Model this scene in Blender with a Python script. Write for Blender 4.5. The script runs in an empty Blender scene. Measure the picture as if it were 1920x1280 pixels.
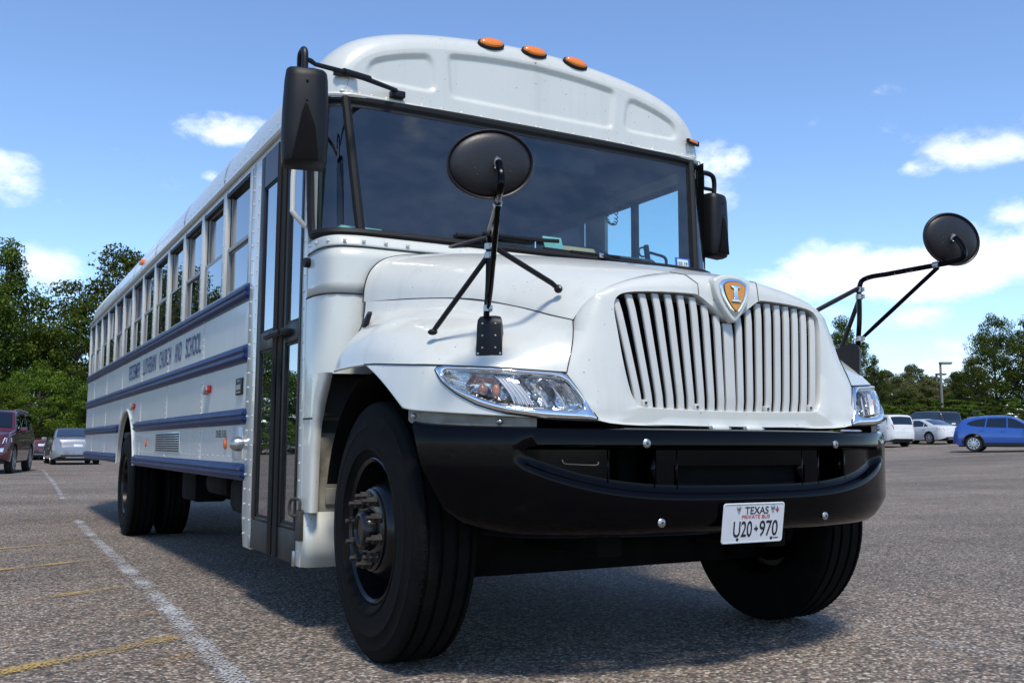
import bpy, bmesh, math, random
import numpy as np
from mathutils import Vector, Matrix
V = Vector
RAD = math.radians
scene = bpy.context.scene
COL = scene.collection
random.seed(4)

# ------------------------------------------------------------------ camera
cam_d = bpy.data.cameras.new('camera'); cam = bpy.data.objects.new('camera', cam_d); COL.objects.link(cam)
CAM = V((-2.584, -4.101, 0.867))
yaw, pit, rol = 0.50646, 0.10698, 0.00436
fw = V((math.sin(yaw)*math.cos(pit), math.cos(yaw)*math.cos(pit), math.sin(pit)))
rt = V((math.cos(yaw), -math.sin(yaw), 0)); up = rt.cross(fw)
r2 = rt*math.cos(rol)+up*math.sin(rol); u2 = -rt*math.sin(rol)+up*math.cos(rol)
cam.matrix_world = Matrix(((r2.x,u2.x,-fw.x,CAM.x),(r2.y,u2.y,-fw.y,CAM.y),(r2.z,u2.z,-fw.z,CAM.z),(0,0,0,1)))
cam_d.sensor_width = 36.0; cam_d.lens = 36*1801.3/1920; cam_d.clip_start = 0.05; cam_d.clip_end = 3000
scene.camera = cam
FWH = V((math.sin(yaw), math.cos(yaw), 0)); RTH = rt.copy()   # horizontal view axes, used to lay out the car park

# ------------------------------------------------------------------ light
SUN_EL, SUN_AZ = RAD(60), math.atan2(-0.30, -0.95)       # azimuth measured from +Y towards +X
SUN_DIR = V((math.sin(SUN_AZ)*math.cos(SUN_EL), math.cos(SUN_AZ)*math.cos(SUN_EL), math.sin(SUN_EL)))
sl = bpy.data.lights.new('sun', 'SUN'); sl.energy = 2.2; sl.angle = RAD(9.0); sl.color = (1.0, 0.94, 0.85)
sun = bpy.data.objects.new('sun', sl); COL.objects.link(sun)
sun.rotation_euler = SUN_DIR.to_track_quat('Z', 'Y').to_euler()

world = bpy.data.worlds.new('World'); scene.world = world; world.use_nodes = True
SKY_STRENGTH = 0.134
def build_world():
    nt = world.node_tree; nt.nodes.clear(); N = nt.nodes.new; L = nt.links.new
    def math_n(op, a, b=None, c=None):
        n = N('ShaderNodeMath'); n.operation = op
        for i, q in enumerate((a, b, c)):
            if q is None: continue
            if isinstance(q, (int, float)): n.inputs[i].default_value = q
            else: L(q, n.inputs[i])
        return n.outputs[0]
    tc = N('ShaderNodeTexCoord')
    sky = N('ShaderNodeTexSky'); sky.sky_type = 'NISHITA'; sky.sun_disc = False
    sky.sun_elevation = SUN_EL; sky.sun_rotation = SUN_AZ; sky.altitude = 20
    sky.air_density = 0.8; sky.dust_density = 0.05; sky.ozone_density = 4.0
    hs = N('ShaderNodeHueSaturation'); hs.inputs['Saturation'].default_value = 1.02; hs.inputs['Hue'].default_value = 0.500; L(sky.outputs[0], hs.inputs['Color'])
    sep = N('ShaderNodeSeparateXYZ'); L(tc.outputs['Generated'], sep.inputs[0])
    x, y, z = sep.outputs
    az = math_n('ARCTAN2', x, y); el = math_n('ARCSINE', z)
    # cumulus banks: (azimuth, elevation, half width, half height) in degrees, true compass places in the sky
    blobs = [(51.0,9.4,9.0,1.75,2.2),(47.2,10.3,3.2,1.5,1.8),(55.6,9.9,4.2,2.0,2.0),(60,10.2,5,2.0,2.0),(52.0,7.0,2.2,.8),(47.5,7.6,2.2,.7),(55,4.4,3.0,.7),
             (41.0,15.3,2.1,2.3,1.2),(42.3,16.4,1.0,.9),(55.3,15.8,3.4,1.2,1.4),(52.6,15.2,1.4,.6),(57.2,12.4,1.5,1.3),(61,16,3.5,1.6),
             (11.9,17.8,3.2,1.05,1.2),(14.2,16.8,1.5,1.1),(13.4,14.9,1.2,.6),(11.2,15.1,.8,.4),(1.0,13.9,2.1,1.5),(2.7,9.2,2.2,1.5,1.4),(-6,12,4,1.6)]
    m = None
    for (a, e, wa, we, *amp) in blobs:
        da = math_n('MULTIPLY', math_n('SUBTRACT', az, RAD(a)), 1/RAD(wa))
        de = math_n('MULTIPLY', math_n('SUBTRACT', el, RAD(e)), 1/RAD(we))
        d = math_n('SUBTRACT', 1.0, math_n('ADD', math_n('MULTIPLY', da, da), math_n('MULTIPLY', de, de)))
        if amp: d = math_n('MULTIPLY', d, amp[0])
        m = d if m is None else math_n('SMOOTH_MAX', m, d, 0.25)
    # the rest of the sky: the same scattered cumulus from low frequency noise on the cloud plane
    inv = math_n('DIVIDE', 1.0, math_n('ADD', math_n('MAXIMUM', z, 0.0), 0.12))
    pl = N('ShaderNodeCombineXYZ'); L(math_n('MULTIPLY', x, inv), pl.inputs[0]); L(math_n('MULTIPLY', y, inv), pl.inputs[1])
    big = N('ShaderNodeTexNoise'); big.inputs['Scale'].default_value = 0.55; big.inputs['Detail'].default_value = 2; L(pl.outputs[0], big.inputs['Vector'])
    gen = math_n('MULTIPLY', math_n('SUBTRACT', big.outputs['Fac'], 0.63), 8.0)
    m = math_n('MAXIMUM', m, gen)
    sc = N('ShaderNodeMapping'); sc.inputs['Scale'].default_value = (1, 1, 1.9); L(tc.outputs['Generated'], sc.inputs[0])
    n1 = N('ShaderNodeTexNoise'); n1.inputs['Scale'].default_value = 17; n1.inputs['Detail'].default_value = 9; n1.inputs['Roughness'].default_value = 0.64; L(sc.outputs[0], n1.inputs['Vector'])
    n2 = N('ShaderNodeTexNoise'); n2.inputs['Scale'].default_value = 7; n2.inputs['Detail'].default_value = 5; L(sc.outputs[0], n2.inputs['Vector'])
    dens = math_n('ADD', m, math_n('MULTIPLY', math_n('SUBTRACT', n1.outputs['Fac'], 0.5), 4.2))
    mr = N('ShaderNodeMapRange'); mr.interpolation_type = 'SMOOTHSTEP'; mr.inputs['From Min'].default_value = 0.0; mr.inputs['From Max'].default_value = 1.9
    L(dens, mr.inputs['Value'])
    alpha = math_n('MULTIPLY', mr.outputs['Result'], 0.97)
    cr = N('ShaderNodeMapRange'); cr.inputs['From Min'].default_value = 0.35; cr.inputs['From Max'].default_value = 0.65
    cr.inputs['To Min'].default_value = 0.35; cr.inputs['To Max'].default_value = 1.0; L(n2.outputs['Fac'], cr.inputs['Value'])
    cc = N('ShaderNodeMix'); cc.data_type = 'RGBA'; L(cr.outputs[0], cc.inputs[0])
    cc.inputs[6].default_value = (0.45/SKY_STRENGTH, 0.50/SKY_STRENGTH, 0.60/SKY_STRENGTH, 1)
    cc.inputs[7].default_value = (0.84/SKY_STRENGTH, 0.87/SKY_STRENGTH, 0.92/SKY_STRENGTH, 1)
    mx = N('ShaderNodeMix'); mx.data_type = 'RGBA'; L(alpha, mx.inputs[0]); L(hs.outputs[0], mx.inputs[6]); L(cc.outputs[2], mx.inputs[7])
    bg = N('ShaderNodeBackground'); bg.inputs['Strength'].default_value = SKY_STRENGTH; L(mx.outputs[2], bg.inputs['Color'])
    o = N('ShaderNodeOutputWorld'); L(bg.outputs[0], o.inputs[0])
build_world()
scene.view_settings.view_transform = 'Standard'; scene.view_settings.look = 'None'
scene.view_settings.exposure = 0.85; scene.view_settings.gamma = 1.0; scene.view_settings.use_curve_mapping = False
scene.render.engine = 'CYCLES'
scene.cycles.use_denoising = True
scene.cycles.max_bounces = 8; scene.cycles.transparent_max_bounces = 24
scene.cycles.caustics_reflective = False; scene.cycles.caustics_refractive = False

# ------------------------------------------------------------------ materials
MATS = {}
def new_mat(name):
    m = bpy.data.materials.new(name); m.use_nodes = True
    MATS[name] = m
    return m, m.node_tree, m.node_tree.nodes['Principled BSDF']
def mat(name, col, rough=0.5, metal=0.0, coat=0.0, var=0.0, vscale=3.0, bump=0.0, bscale=60.0, spec=0.5, stretch=(1,1,1), dark=None):
    """principled paint or plastic; var mixes a second tone in by noise, bump gives fine relief"""
    m, nt, b = new_mat(name)
    b.inputs['Base Color'].default_value = (*col, 1); b.inputs['Roughness'].default_value = rough
    b.inputs['Metallic'].default_value = metal; b.inputs['Coat Weight'].default_value = coat
    b.inputs['Coat Roughness'].default_value = 0.06; b.inputs['Specular IOR Level'].default_value = spec
    N = nt.nodes.new; L = nt.links.new
    tc = N('ShaderNodeTexCoord'); mp = N('ShaderNodeMapping'); mp.inputs['Scale'].default_value = stretch; L(tc.outputs['Object'], mp.inputs[0])
    if var > 0:
        n = N('ShaderNodeTexNoise'); n.inputs['Scale'].default_value = vscale; n.inputs['Detail'].default_value = 8; n.inputs['Roughness'].default_value = 0.65
        L(mp.outputs[0], n.inputs['Vector'])
        r = N('ShaderNodeMapRange'); r.inputs['From Min'].default_value = 0.35; r.inputs['From Max'].default_value = 0.72; L(n.outputs['Fac'], r.inputs['Value'])
        x = N('ShaderNodeMix'); x.data_type = 'RGBA'; L(r.outputs[0], x.inputs[0])
        x.inputs[6].default_value = (*col, 1)
        d = dark if dark else tuple(c*(1-var) for c in col)
        x.inputs[7].default_value = (*d, 1); L(x.outputs[2], b.inputs['Base Color'])
        rr = N('ShaderNodeMapRange'); rr.inputs['To Min'].default_value = max(0.02, rough*0.8); rr.inputs['To Max'].default_value = min(1, rough*1.35+0.02)
        L(n.outputs['Fac'], rr.inputs['Value']); L(rr.outputs[0], b.inputs['Roughness'])
    if bump > 0:
        n = N('ShaderNodeTexNoise'); n.inputs['Scale'].default_value = bscale; n.inputs['Detail'].default_value = 3; L(mp.outputs[0], n.inputs['Vector'])
        bp = N('ShaderNodeBump'); bp.inputs['Strength'].default_value = bump; bp.inputs['Distance'].default_value = 0.01; L(n.outputs['Fac'], bp.inputs['Height']); L(bp.outputs[0], b.inputs['Normal'])
    return m
def grime(name):
    """bug specks, chips and faint vertical runs over a paint"""
    nt = MATS[name].node_tree; N = nt.nodes.new; L = nt.links.new; b = nt.nodes['Principled BSDF']
    src = b.inputs['Base Color'].links[0].from_socket; tc = N('ShaderNodeTexCoord')
    n = N('ShaderNodeTexNoise'); n.inputs['Scale'].default_value = 75; n.inputs['Detail'].default_value = 1; L(tc.outputs['Object'], n.inputs['Vector'])
    n2 = N('ShaderNodeTexNoise'); n2.inputs['Scale'].default_value = 5; L(tc.outputs['Object'], n2.inputs['Vector'])
    a = N('ShaderNodeMath'); a.operation = 'MULTIPLY_ADD'; L(n2.outputs['Fac'], a.inputs[0]); a.inputs[1].default_value = 0.25; L(n.outputs['Fac'], a.inputs[2])
    r = N('ShaderNodeMapRange'); r.inputs['From Min'].default_value = 0.885; r.inputs['From Max'].default_value = 0.93; r.inputs['To Max'].default_value = 0.7; L(a.outputs[0], r.inputs['Value'])
    x = N('ShaderNodeMix'); x.data_type = 'RGBA'; L(r.outputs[0], x.inputs[0]); L(src, x.inputs[6]); x.inputs[7].default_value = (0.06,0.05,0.04,1)
    mp = N('ShaderNodeMapping'); mp.inputs['Scale'].default_value = (14,14,0.7); L(tc.outputs['Object'], mp.inputs[0])
    n3 = N('ShaderNodeTexNoise'); n3.inputs['Scale'].default_value = 1; n3.inputs['Detail'].default_value = 6; L(mp.outputs[0], n3.inputs['Vector'])
    r3 = N('ShaderNodeMapRange'); r3.inputs['From Min'].default_value = 0.52; r3.inputs['From Max'].default_value = 0.80; r3.inputs['To Max'].default_value = 0.20; L(n3.outputs['Fac'], r3.inputs['Value'])
    y = N('ShaderNodeMix'); y.data_type = 'RGBA'; L(r3.outputs[0], y.inputs[0]); L(x.outputs[2], y.inputs[6]); y.inputs[7].default_value = (0.36,0.33,0.27,1)
    L(y.outputs[2], b.inputs['Base Color'])
def glass(name, tint, base=0.04, gain=0.96, rough=0.0, power=5.0):
    """thin pane: tinted see-through plus mirror reflection that grows towards grazing angles"""
    m, nt, b = new_mat(name); nt.nodes.remove(b); N = nt.nodes.new; L = nt.links.new
    out = nt.nodes['Material Output']
    t = N('ShaderNodeBsdfTransparent'); t.inputs[0].default_value = (*tint, 1)
    g = N('ShaderNodeBsdfGlossy'); g.inputs['Roughness'].default_value = rough; g.inputs['Color'].default_value = (0.95,0.97,1,1)
    lw = N('ShaderNodeLayerWeight'); lw.inputs['Blend'].default_value = 0.5
    p = N('ShaderNodeMath'); p.operation = 'POWER'; L(lw.outputs['Facing'], p.inputs[0]); p.inputs[1].default_value = power
    k = N('ShaderNodeMath'); k.operation = 'MULTIPLY_ADD'; L(p.outputs[0], k.inputs[0]); k.inputs[1].default_value = gain; k.inputs[2].default_value = base
    mx = N('ShaderNodeMixShader'); L(k.outputs[0], mx.inputs[0]); L(t.outputs[0], mx.inputs[1]); L(g.outputs[0], mx.inputs[2]); L(mx.outputs[0], out.inputs[0])
    return m
mat('white_paint', (0.59,0.595,0.54), 0.28, coat=0.6, var=0.07, vscale=2.2, bump=0.010, bscale=7)
grime('white_paint')
mat('white_side', (0.60,0.60,0.565), 0.34, coat=0.28, var=0.10, vscale=1.6, bump=0.05, bscale=2.2, stretch=(1,1,0.7)); grime('white_side')
mat('grille_white', (0.53,0.525,0.49), 0.36, coat=0.2, var=0.08, vscale=6)
mat('alloy', (0.30,0.30,0.295), 0.45, metal=0.4, var=0.2, vscale=5)
mat('rail_blue', (0.006,0.020,0.088), 0.36, spec=0.2, var=0.25, vscale=4, dark=(0.010,0.024,0.080))
mat('letter_blue', (0.03,0.06,0.19), 0.5, var=0.3, vscale=12)
mat('black_gloss', (0.0012,0.0012,0.0022), 0.09, coat=0.0, spec=0.13, var=0.5, vscale=3.5, dark=(0.0009,0.0009,0.0014), bump=0.012, bscale=25)
mat('black_satin', (0.006,0.006,0.0075), 0.45, var=0.3, vscale=8, spec=0.3)
mat('black_mirror_back', (0.014,0.0125,0.015), 0.40, var=0.35, vscale=9, bump=0.06, bscale=160)
mat('black_rubber', (0.006,0.006,0.0065), 0.6, spec=0.3, bump=0.05, bscale=60)
mat('tyre_rubber', (0.0016,0.0016,0.0018), 0.75, var=0.35, vscale=14, bump=0.25, bscale=120, spec=0.12, dark=(0.0065,0.0062,0.006))
mat('chassis_black', (0.003,0.003,0.003), 0.8, var=0.4, vscale=7, spec=0.15)
mat('rim_black', (0.0035,0.0038,0.005), 0.22, spec=0.35, var=0.4, vscale=9, dark=(0.010,0.0095,0.009))
mat('rim_steel', (0.35,0.36,0.37), 0.38, metal=0.7, var=0.3, vscale=8)
mat('rusty_nut', (0.030,0.026,0.022), 0.75, var=0.5, vscale=40, dark=(0.016,0.012,0.009))
mat('steel', (0.42,0.42,0.41), 0.36, metal=1.0)
mat('chrome', (0.82,0.82,0.81), 0.05, metal=1.0)
mat('reflector', (0.66,0.65,0.63), 0.16, metal=1.0, bump=0.45, bscale=30)
mat('lamp_band', (0.62,0.61,0.59), 0.22, metal=0.45)
mat('amber', (0.80,0.20,0.012), 0.22, coat=0.6, bump=0.12, bscale=90)
mat('amber_bulb', (0.42,0.16,0.075), 0.25, coat=0.4)
mat('red_lens', (0.30,0.012,0.010), 0.2, coat=0.6)
mat('orange_reflector', (0.85,0.17,0.02), 0.3)
mat('emblem_orange', (0.66,0.26,0.015), 0.3, coat=0.4, var=0.15, vscale=40)
mat('beige_liner', (0.30,0.28,0.23), 0.8, var=0.5, vscale=9, dark=(0.13,0.115,0.085), bump=0.1, bscale=40)
mat('door_black', (0.007,0.007,0.008), 0.38, spec=0.3, var=0.25, vscale=6)
mat('door_kick', (0.012,0.011,0.011), 0.5, var=0.4, vscale=10)
mat('header_blue', (0.030,0.033,0.055), 0.45)
mat('handle_iron', (0.035,0.034,0.030), 0.6, var=0.3, vscale=30)
mat('interior_dark', (0.030,0.032,0.034), 0.8)
mat('interior_ceiling', (0.05,0.055,0.058), 0.7)
mat('interior_wall', (0.11,0.12,0.12), 0.7)
mat('seat_vinyl', (0.020,0.024,0.032), 0.55, var=0.2, vscale=5)
mat('plate_white', (0.58,0.60,0.62), 0.4, var=0.08, vscale=30)
mat('print_black', (0.010,0.010,0.015), 0.5)
mat('print_red', (0.42,0.04,0.04), 0.5)
mat('print_blue', (0.03,0.08,0.35), 0.5)
mat('sticker_white', (0.55,0.66,0.66), 0.5)
mat('cardboard', (0.50,0.33,0.17), 0.8, var=0.2, vscale=20)
mat('paper_teal', (0.25,0.48,0.44), 0.6)
mat('panel_gap', (0.012,0.012,0.013), 0.8)
mat('lamp_metal', (0.20,0.19,0.17), 0.6, var=0.3, vscale=3)
glass('driver_glass', (0.90,0.96,0.96), 0.05, 0.85)
glass('windshield_glass', (0.70,0.88,0.87), 0.085, 0.80, power=4.6)
glass('side_glass', (0.16,0.18,0.19), 0.10, 0.90, power=3.5)
glass('door_glass', (0.30,0.33,0.33), 0.13, 0.87, power=2.6)
glass('clear_lens', (0.96,0.97,0.98), 0.05, 0.9)
glass('car_glass', (0.05,0.055,0.06), 0.08, 0.92, power=3.0)

def dusty(name, amount):
    """a film of road dust and old wiper smears on a pane"""
    nt = MATS[name].node_tree; N = nt.nodes.new; L = nt.links.new; out = nt.nodes['Material Output']; src = out.inputs[0].links[0].from_socket
    tc = N('ShaderNodeTexCoord'); mp = N('ShaderNodeMapping'); mp.inputs['Scale'].default_value = (1.2,1,2.6); mp.inputs['Rotation'].default_value = (0,RAD(20),0); L(tc.outputs['Object'], mp.inputs[0])
    n = N('ShaderNodeTexNoise'); n.inputs['Scale'].default_value = 2.2; n.inputs['Detail'].default_value = 9; n.inputs['Roughness'].default_value = 0.66; L(mp.outputs[0], n.inputs['Vector'])
    r = N('ShaderNodeMapRange'); r.inputs['From Min'].default_value = 0.40; r.inputs['From Max'].default_value = 0.78; r.inputs['To Max'].default_value = amount; L(n.outputs['Fac'], r.inputs['Value'])
    d = N('ShaderNodeBsdfDiffuse'); d.inputs[0].default_value = (0.55,0.56,0.56,1)
    mx = N('ShaderNodeMixShader'); L(r.outputs[0], mx.inputs[0]); L(src, mx.inputs[1]); L(d.outputs[0], mx.inputs[2]); L(mx.outputs[0], out.inputs[0])
dusty('windshield_glass', 0.055); dusty('side_glass', 0.08); dusty('door_glass', 0.06)

# ------------------------------------------------------------------ mesh helpers
def catmull(P, n):
    """n samples along a Catmull-Rom curve through the points P"""
    P = [V(p) for p in P]; k = len(P)-1; out = []
    for i in range(n):
        t = i*k/(n-1); j = min(int(t), k-1); f = t-j
        p1, p2 = P[j], P[j+1]
        p0 = P[j-1] if j > 0 else p1*2-p2
        p3 = P[j+2] if j+2 <= k else p2*2-p1
        out.append(0.5*((2*p1)+(p2-p0)*f+(2*p0-5*p1+4*p2-p3)*f*f+(3*p1-p0-3*p2+p3)*f**3))
    return out
def frame_at(t):
    t = t.normalized(); a = V((0,0,1)) if abs(t.z) < 0.9 else V((1,0,0))
    u = t.cross(a).normalized(); return u, t.cross(u).normalized()
class MB:
    def __init__(s): s.v = []; s.f = []
    def add(s, vs, fs):
        o = len(s.v); s.v += [tuple(p) for p in vs]; s.f += [tuple(i+o for i in f) for f in fs]; return s
    def grid(s, rows, closed=False, skip=None):
        n = len(rows[0]); vs = [p for r in rows for p in r]; fs = []
        for i in range(len(rows)-1):
            for j in range(n if closed else n-1):
                if skip and skip(i, j): continue
                k = (j+1) % n
                fs.append((i*n+j, i*n+k, (i+1)*n+k, (i+1)*n+j))
        return s.add(vs, fs)
    def box(s, x0, x1, y0, y1, z0, z1):
        return s.add([(x0,y0,z0),(x1,y0,z0),(x1,y1,z0),(x0,y1,z0),(x0,y0,z1),(x1,y0,z1),(x1,y1,z1),(x0,y1,z1)],
                     [(0,3,2,1),(4,5,6,7),(0,1,5,4),(1,2,6,5),(2,3,7,6),(3,0,4,7)])
    def bar(s, a, b, w, h, upv=(0,0,1)):
        """box beam from a to b"""
        a, b = V(a), V(b); t = (b-a).normalized(); u = t.cross(V(upv)).normalized(); v = u.cross(t)
        vs = [p+u*(w/2*i)+v*(h/2*j) for p in (a, b) for i, j in ((-1,-1),(1,-1),(1,1),(-1,1))]
        return s.add(vs, [(0,1,2,3),(7,6,5,4),(0,4,5,1),(1,5,6,2),(2,6,7,3),(3,7,4,0)])
    def tube(s, pts, r, n=10, cap=True, closed=False):
        pts = [V(p) for p in pts]; m = len(pts); rows = []
        u = None
        for i in range(m):
            t = (pts[(i+1) % m]-pts[i-1]) if closed else (pts[min(i+1,m-1)]-pts[max(i-1,0)])
            t.normalize()
            if u is None: u, w = frame_at(t)
            else:
                u = (u-t*u.dot(t)); u = u.normalized() if u.length > 1e-6 else frame_at(t)[0]; w = t.cross(u)
            rr = r[i] if isinstance(r, (list, tuple)) else r
            rows.append([pts[i]+(u*math.cos(a)+w*math.sin(a))*rr for a in [2*math.pi*k/n for k in range(n)]])
        if closed: rows.append(rows[0])
        o = len(s.v); s.grid(rows, closed=True)
        if cap and not closed:
            s.f.append(tuple(o+k for k in range(n))[::-1]); s.f.append(tuple(o+(m-1)*n+k for k in range(n)))
        return s
    def lathe(s, prof, c, axis, n=32, up=None):
        """profile of (radius, height along the axis) turned round the axis through c"""
        c, axis = V(c), V(axis).normalized(); u, w = frame_at(axis)
        rows = [[c+axis*h+(u*math.cos(a)+w*math.sin(a))*max(r,1e-5) for a in [2*math.pi*k/n for k in range(n)]] for r, h in prof]
        return s.grid(rows, closed=True)
    def prism(s, poly, vec):
        poly = [V(p) for p in poly]; vec = V(vec); n = len(poly)
        fs = [tuple(range(n))[::-1], tuple(range(n, 2*n))]+[(i, (i+1) % n, n+(i+1) % n, n+i) for i in range(n)]
        return s.add(poly+[p+vec for p in poly], fs)
    def dome(s, c, nrm, r, h, n=6):
        c, nrm = V(c), V(nrm).normalized(); u, w = frame_at(nrm)
        ring = [c+(u*math.cos(a)+w*math.sin(a))*r for a in [2*math.pi*k/n for k in range(n)]]
        ring2 = [c+nrm*h*0.75+(u*math.cos(a)+w*math.sin(a))*r*0.62 for a in [2*math.pi*k/n for k in range(n)]]
        o = len(s.v); s.v += [tuple(p) for p in ring+ring2+[c+nrm*h]]
        for k in range(n):
            j = (k+1) % n
            s.f.append((o+k, o+j, o+n+j, o+n+k)); s.f.append((o+n+k, o+n+j, o+2*n))
        return s
    def ball(s, c, r, n=12, sc=(1,1,1)):
        c = V(c); rows = []
        for i in range(n//2+1):
            a = math.pi*i/(n//2)
            rows.append([c+V((sc[0]*r*math.sin(a)*math.cos(b), sc[1]*r*math.sin(a)*math.sin(b), sc[2]*r*math.cos(a))) for b in [2*math.pi*k/n for k in range(n)]])
        return s.grid(rows, closed=True)
    def mesh(s, name, smooth=35, bevel=0.0, seg=2, fix=True):
        me = bpy.data.meshes.new(name); me.from_pydata(s.v, [], s.f); me.validate()
        bm = bmesh.new(); bm.from_mesh(me)
        bmesh.ops.remove_doubles(bm, verts=bm.verts, dist=1e-5)
        if fix: bmesh.ops.recalc_face_normals(bm, faces=bm.faces)
        if bevel > 0:
            ed = [e for e in bm.edges if len(e.link_faces) == 2 and e.calc_face_angle(0) > RAD(28)]
            bmesh.ops.bevel(bm, geom=ed, offset=bevel, segments=seg, profile=0.5, affect='EDGES', clamp_overlap=True)
        bm.to_mesh(me); bm.free()
        if smooth:
            me.polygons.foreach_set('use_smooth', [True]*len(me.polygons)); me.set_sharp_from_angle(angle=RAD(smooth))
        return me
    def build(s, name, m, parent=None, smooth=35, bevel=0.0, seg=2, thick=0.0, off=-1, **kw):
        o = bpy.data.objects.new(name, s.mesh(name, smooth, bevel, seg)); COL.objects.link(o)
        o.data.materials.append(MATS[m] if isinstance(m, str) else m)
        if parent is not None: o.parent = parent; o.matrix_parent_inverse = parent.matrix_basis.inverted()
        if thick: md = o.modifiers.new('thickness', 'SOLIDIFY'); md.thickness = thick; md.offset = off
        for k, v in kw.items(): o[k] = v
        return o
def empty(name, loc, label=None, category=None, group=None, rz=0.0):
    o = bpy.data.objects.new(name, None); COL.objects.link(o); o.location = loc; o.rotation_euler = (0,0,rz); o.empty_display_size = 0.3
    if label: o['label'] = label; o['category'] = category
    if group: o['group'] = group
    return o
def tag(o, label=None, category=None, group=None, kind=None):
    for k, v in (('label',label),('category',category),('group',group),('kind',kind)):
        if v: o[k] = v
    return o
def text_part(txt, width, height, origin, ux, uy, m, name, parent, extrude=0.0, shear=0.0, slots=None):
    """flat lettering: origin is the centre, ux / uy the reading and up directions in the world"""
    c = bpy.data.curves.new(name, 'FONT'); c.body = txt; c.size = 1; c.extrude = 0; c.shear = shear; c.offset = 0.012
    t = bpy.data.objects.new(name, c); COL.objects.link(t)
    dg = bpy.context.evaluated_depsgraph_get(); me = bpy.data.meshes.new_from_object(t.evaluated_get(dg))
    bpy.data.objects.remove(t)
    xs = [v.co.x for v in me.vertices]; ys = [v.co.y for v in me.vertices]
    x0, x1, y0, y1 = min(xs), max(xs), min(ys), max(ys); origin, ux, uy = V(origin), V(ux).normalized(), V(uy).normalized()
    for v in me.vertices:
        a, b = (v.co.x-(x0+x1)/2)/(x1-x0)*width, (v.co.y-(y0+y1)/2)/(y1-y0)*height
        v.co = origin+ux*a+uy*b
    me.materials.clear(); me.materials.append(MATS[m])
    o = bpy.data.objects.new(name, me); COL.objects.link(o)
    if parent is not None: o.parent = parent; o.matrix_parent_inverse = parent.matrix_basis.inverted()
    return o
def copy_part(o, parent, M=None):
    c = o.copy(); COL.objects.link(c); c.parent = parent; return c
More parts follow.
